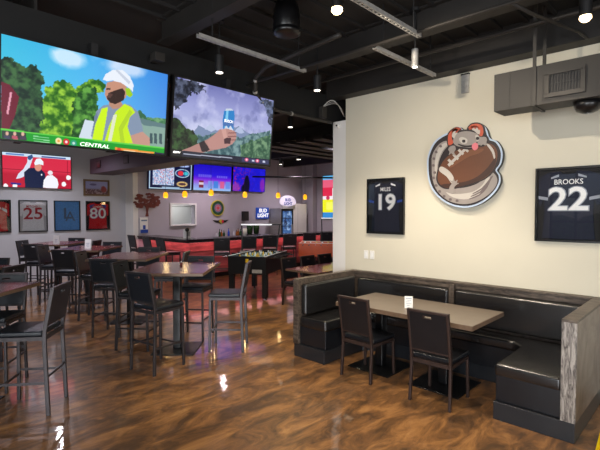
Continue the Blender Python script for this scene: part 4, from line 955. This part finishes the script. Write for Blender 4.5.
# blue sign
t = thing('blue_sign', 'blue rectangular beer sign with white lettering on the bar wall', 'sign', (-12.4, 10.88, 1.72), R(90))
link('panel', box(-.31, .31, -.05, 0, -.21, .21), 'sign_blue', t, bevel=.01); text('lettering', 'BUD', .14, 0, .09, -.052, 'text_glow', t, .002, bold=.004, shear=.1); text('lettering', 'LIGHT', .14, 0, -.09, -.052, 'text_glow', t, .002, bold=.004, shear=.1)
t = thing('drinks_cooler', 'tall glass front drinks cooler with a rounded white beer sign', 'cooler', (-12.05, 11.55, 0), R(90))
link('cabinet', box(-.3, .3, -.3, .32, 0, 1.9), 'galv', t, bevel=.01)
p = Paint(40, 110, (60, 96, 150)); n = p.noise(14); p.mix(np.clip((n-.5)*5, 0, 1), (150, 180, 220)); n = p.noise(10); p.mix(np.clip((n-.55)*6, 0, 1), (20, 30, 60))
for k in range(5): p.rect(0, .16+k*.18, 1, .18+k*.18, (30, 40, 60))
sh = p.mesh('shelves', .5, 1.6, 'screen', t, y=-.303, cz=1.0)
dr = link('door', bmesh.new() if False else (lambda bm: (B(bm, -.3, -.25, -.33, -.305, .1, 1.88), B(bm, .25, .3, -.33, -.305, .1, 1.88), B(bm, -.25, .25, -.33, -.305, 1.8, 1.88), B(bm, -.25, .25, -.33, -.305, .1, .2), bm)[-1])(bmesh.new()), 'gloss_black', t)
link('handle', box(.2, .24, -.37, -.331, .9, 1.3), 'galv', dr)
sg = link('sign_panel', prism(bmesh.new(), [(.42*math.cos(a*PI/20), .06+(.26 if a <= 20 else .14)*math.sin(a*PI/20)) for a in range(40)], -.34, -.3), mat('lit sign white', rgb(225, 220, 235), .5, var=0, emit=rgb(214, 206, 226), es=.35), t); sg.location = (.02, 0, 2.06)
text('lettering', 'BUD', .11, 0, .15, -.342, 'text_blue', sg, .002, bold=.004); text('lettering', 'LIGHT', .11, 0, .01, -.342, 'text_blue', sg, .002, bold=.004)
t = thing('white_cabinet', 'tall white cabinet right of the drinks cooler', 'cabinet', (-12.1, 12.2, 0), R(90))
link('body', box(-.28, .5, -.28, .28, 0, 2.08), 'wall_white', t, bevel=.006); link('door_seam', box(.0, .008, -.284, -.28, .05, 2.02), 'galv', t)

# ================================================================= FOOSBALL TABLES
def foosball(label, x, y, rz, body, hgt=.88, W=.76, L=1.42):
    t = thing('foosball_table', label, 'foosball table', (x, y, 0), rz, 'foosball tables')
    bm = bmesh.new(); z0, z1 = hgt-.36, hgt
    B(bm, -W/2, -W/2+.03, -L/2, L/2, z0, z1); B(bm, W/2-.03, W/2, -L/2, L/2, z0, z1); B(bm, -W/2+.03, W/2-.03, -L/2, -L/2+.03, z0, z1-.001); B(bm, -W/2+.03, W/2-.03, L/2-.03, L/2, z0, z1-.001); B(bm, -W/2+.03, W/2-.03, -L/2+.03, L/2-.03, z0, z0+.05)
    link('cabinet', bm, body, t)
    link('playing_field', box(-W/2+.031, W/2-.031, -L/2+.031, L/2-.031, z1-.09, z1-.08), 'field', t)
    bm = bmesh.new(); B(bm, -W/2+.004, -W/2+.03, -L/2, L/2, z1+.0005, z1+.012); B(bm, W/2-.03, W/2-.004, -L/2, L/2, z1+.0005, z1+.012); link('rail_cap', bm, 'wall_white', t)
    for sx in (-1, 1):
        for sy in (-1, 1):
            lg = link('leg', box(sx*(W/2-.045)-.05, sx*(W/2-.045)+.05, sy*(L/2-.09)-.05, sy*(L/2-.09)+.05, .04, z0), 'foos_black', t, bevel=.004)
            link('leveller', lathe(bmesh.new(), [(.04, 0), (.042, .015), (.015, .02), (.015, .04)], (sx*(W/2-.045), sy*(L/2-.09), 0), 16), 'chrome', lg, smooth=True)
    for k in range(8):
        yk = -L/2+.14+k*(L-.28)/7
        rd = link('rod', cyl(bmesh.new(), (-W/2-.2, yk, z1-.03), (W/2+.16, yk, z1-.03), .008, n=8), 'chrome', t)
        s = 1 if k in (0, 1, 3, 5) else -1
        link('handle', cyl(bmesh.new(), (s*(W/2+.16), yk, z1-.03), (s*(W/2+.28), yk, z1-.03), .017, .014, 12), 'gloss_black', rd)
        n_ = (3, 2, 3, 5, 5, 3, 2, 3)[k]; bm = bmesh.new()
        for i in range(n_):
            xk = (i-(n_-1)/2)*(W-.2)/max(n_, 3)
            B(bm, xk-.016, xk+.016, yk-.01, yk+.01, z1-.075, z1-.005); bmesh.ops.create_uvsphere(bm, u_segments=8, v_segments=6, radius=.014, matrix=Matrix.Translation((xk, yk, z1+.008))); B(bm, xk-.014, xk+.014, yk-.006, yk+.018, z1-.078, z1-.07)
        link('player_row', bm, 'yellow' if s > 0 else 'white', rd)
    for sy in (-1, 1):
        link('ball_return', box(-.11, .11, min(sy*L/2, sy*(L/2+.02)), max(sy*L/2, sy*(L/2+.02)), z0+.1, z0+.18), 'galv', t) if sy > 0 else None
    pl = link('score_plate', box(-.02, .04, -L/2-.008, -L/2, z1-.12, z1-.05), 'yellow', t)
    link('maker_plate', box(.12, .33, -L/2-.006, -L/2, z0+.03, z0+.1), 'galv', t)
    return t
def lamp_arm(label, x, y, rz, z0, half=.42, h=.64):
    t = thing('table_light', label, 'table light', (x, y, z0), rz, 'light bars over the foosball tables')
    for s in (-1, 1):
        link('arm', bar(bmesh.new(), (s*(half-.04), 0, 0), (s*half+(.03 if s < 0 else .03)*1, 0, h), .025, .025, (0, 1, 0)), 'black', t)
        link('foot', box(s*(half-.04)-.05, s*(half-.04)+.05, -.04, .04, 0, .012), 'galv', t)
    link('light_bar', box(-half+.02, half-.14, -.05, .05, h, h+.026), 'led', t, bevel=.006)
    link('end_bracket', box(half-.14, half+.06, -.03, .03, h, h+.03), 'black', t)
foosball('black foosball table in front of the bar stools', -7.25, 6.28, R(28), 'foos_black', W=.82)
foosball('orange foosball table behind the dark dining table', -8.0, 9.36, R(128), 'orange', .92)
lamp_arm('white light bar over the black foosball table', -7.34, 6.36, R(40), .908, .42, .58)
lamp_arm('white light bar over the orange foosball table', -7.85, 9.45, R(44), .946, .3)

# yellow folding floor sign at the lower right corner
t = thing('floor_sign', 'yellow folding floor sign at the lower right picture corner', 'floor sign', (-.42, 3.72, 0), R(40))
for s in (-1, 1):
    bm = bmesh.new(); A = [(-.15, s*.16, 0), (-.09, s*.16, 0), (-.07, s*.15, .04), (.07, s*.15, .04), (.09, s*.16, 0), (.15, s*.16, 0), (.12, s*.015, .6), (-.12, s*.015, .6)]
    v = [bm.verts.new(p) for p in A]; v2 = [bm.verts.new((p[0], p[1]-s*.012, p[2])) for p in A]; bm.faces.new(v); bm.faces.new(v2[::-1])
    for i in range(8): bm.faces.new((v[i], v2[i], v2[(i+1) % 8], v[(i+1) % 8]))
    link('panel', bm, 'yellow_sign', t)

# ================================================================= LIGHT
def area(name, loc, rot, sx, sy, e, col):
    ld = bpy.data.lights.new(name, 'AREA'); ld.shape = 'RECTANGLE'; ld.size = sx; ld.size_y = sy; ld.energy = e; ld.color = col
    lo = bpy.data.objects.new(name, ld); COL.objects.link(lo); lo.location = loc; lo.rotation_euler = rot
for k, (a, b) in enumerate(wins):
    if a > -3: area('window_daylight', ((a+b)/2, -4.25, 1.7), (R(90), 0, 0), b-a-.1, 2.3, 200, (.92, .96, 1))
area('window_daylight', (3.25, -.2, 1.7), (R(90), 0, R(90)), 3.8, 2.3, 200, (.95, .97, 1))
W = bpy.data.worlds.new('World'); S.world = W; W.use_nodes = True; n = W.node_tree.nodes; l = W.node_tree.links
sky = n.new('ShaderNodeTexSky'); sky.sky_type = 'HOSEK_WILKIE'; sky.sun_direction = (.3, -.5, .8); sky.turbidity = 4
l.new(sky.outputs[0], n['Background'].inputs[0]); n['Background'].inputs[1].default_value = 1.6
# lamps added to brighten the bar room beyond the header
for x, y, e, c in ((-8.5, 2.2, 50, (.9, .85, 1)), (-11.2, 3.5, 55, (.95, .92, 1)), (-11.2, 8.2, 45, (1, .82, .92)), (-10.9, 11.3, 40, (1, .85, .92)), (-7.0, 9.0, 40, (.95, .85, 1)), (-6.6, 5.5, 30, (1, .85, .8))):
    t = thing('added_fill_lamp', 'round downlight lamp added high up to brighten the bar room', 'ceiling light', (x, y, ZC-.12), group='added fill lamps over the bar room')
    link('can', cyl(bmesh.new(), (0, 0, 0), (0, 0, .12), .09, n=24), 'black', t); link('lens', cyl(bmesh.new(), (0, 0, -.004), (0, 0, 0), .07, n=24), 'lamp_soft', t)
    ld = bpy.data.lights.new('fill', 'SPOT'); ld.energy = e*6; ld.color = c; ld.spot_size = R(150); ld.spot_blend = 1; ld.shadow_soft_size = .08
    lo = bpy.data.objects.new('fill', ld); COL.objects.link(lo); lo.parent = t; lo.location = (0, 0, -.03)

# ================================================================= CAMERA
cd = bpy.data.cameras.new('camera'); co = bpy.data.objects.new('camera', cd); COL.objects.link(co)
co.location = (0, 0, 1.8); co.rotation_euler = (R(90)-math.atan(14/440), 0, R(43.8))
cd.sensor_width = 36; cd.lens = 440/600*36; cd.clip_start = .05; cd.clip_end = 200
S.camera = co
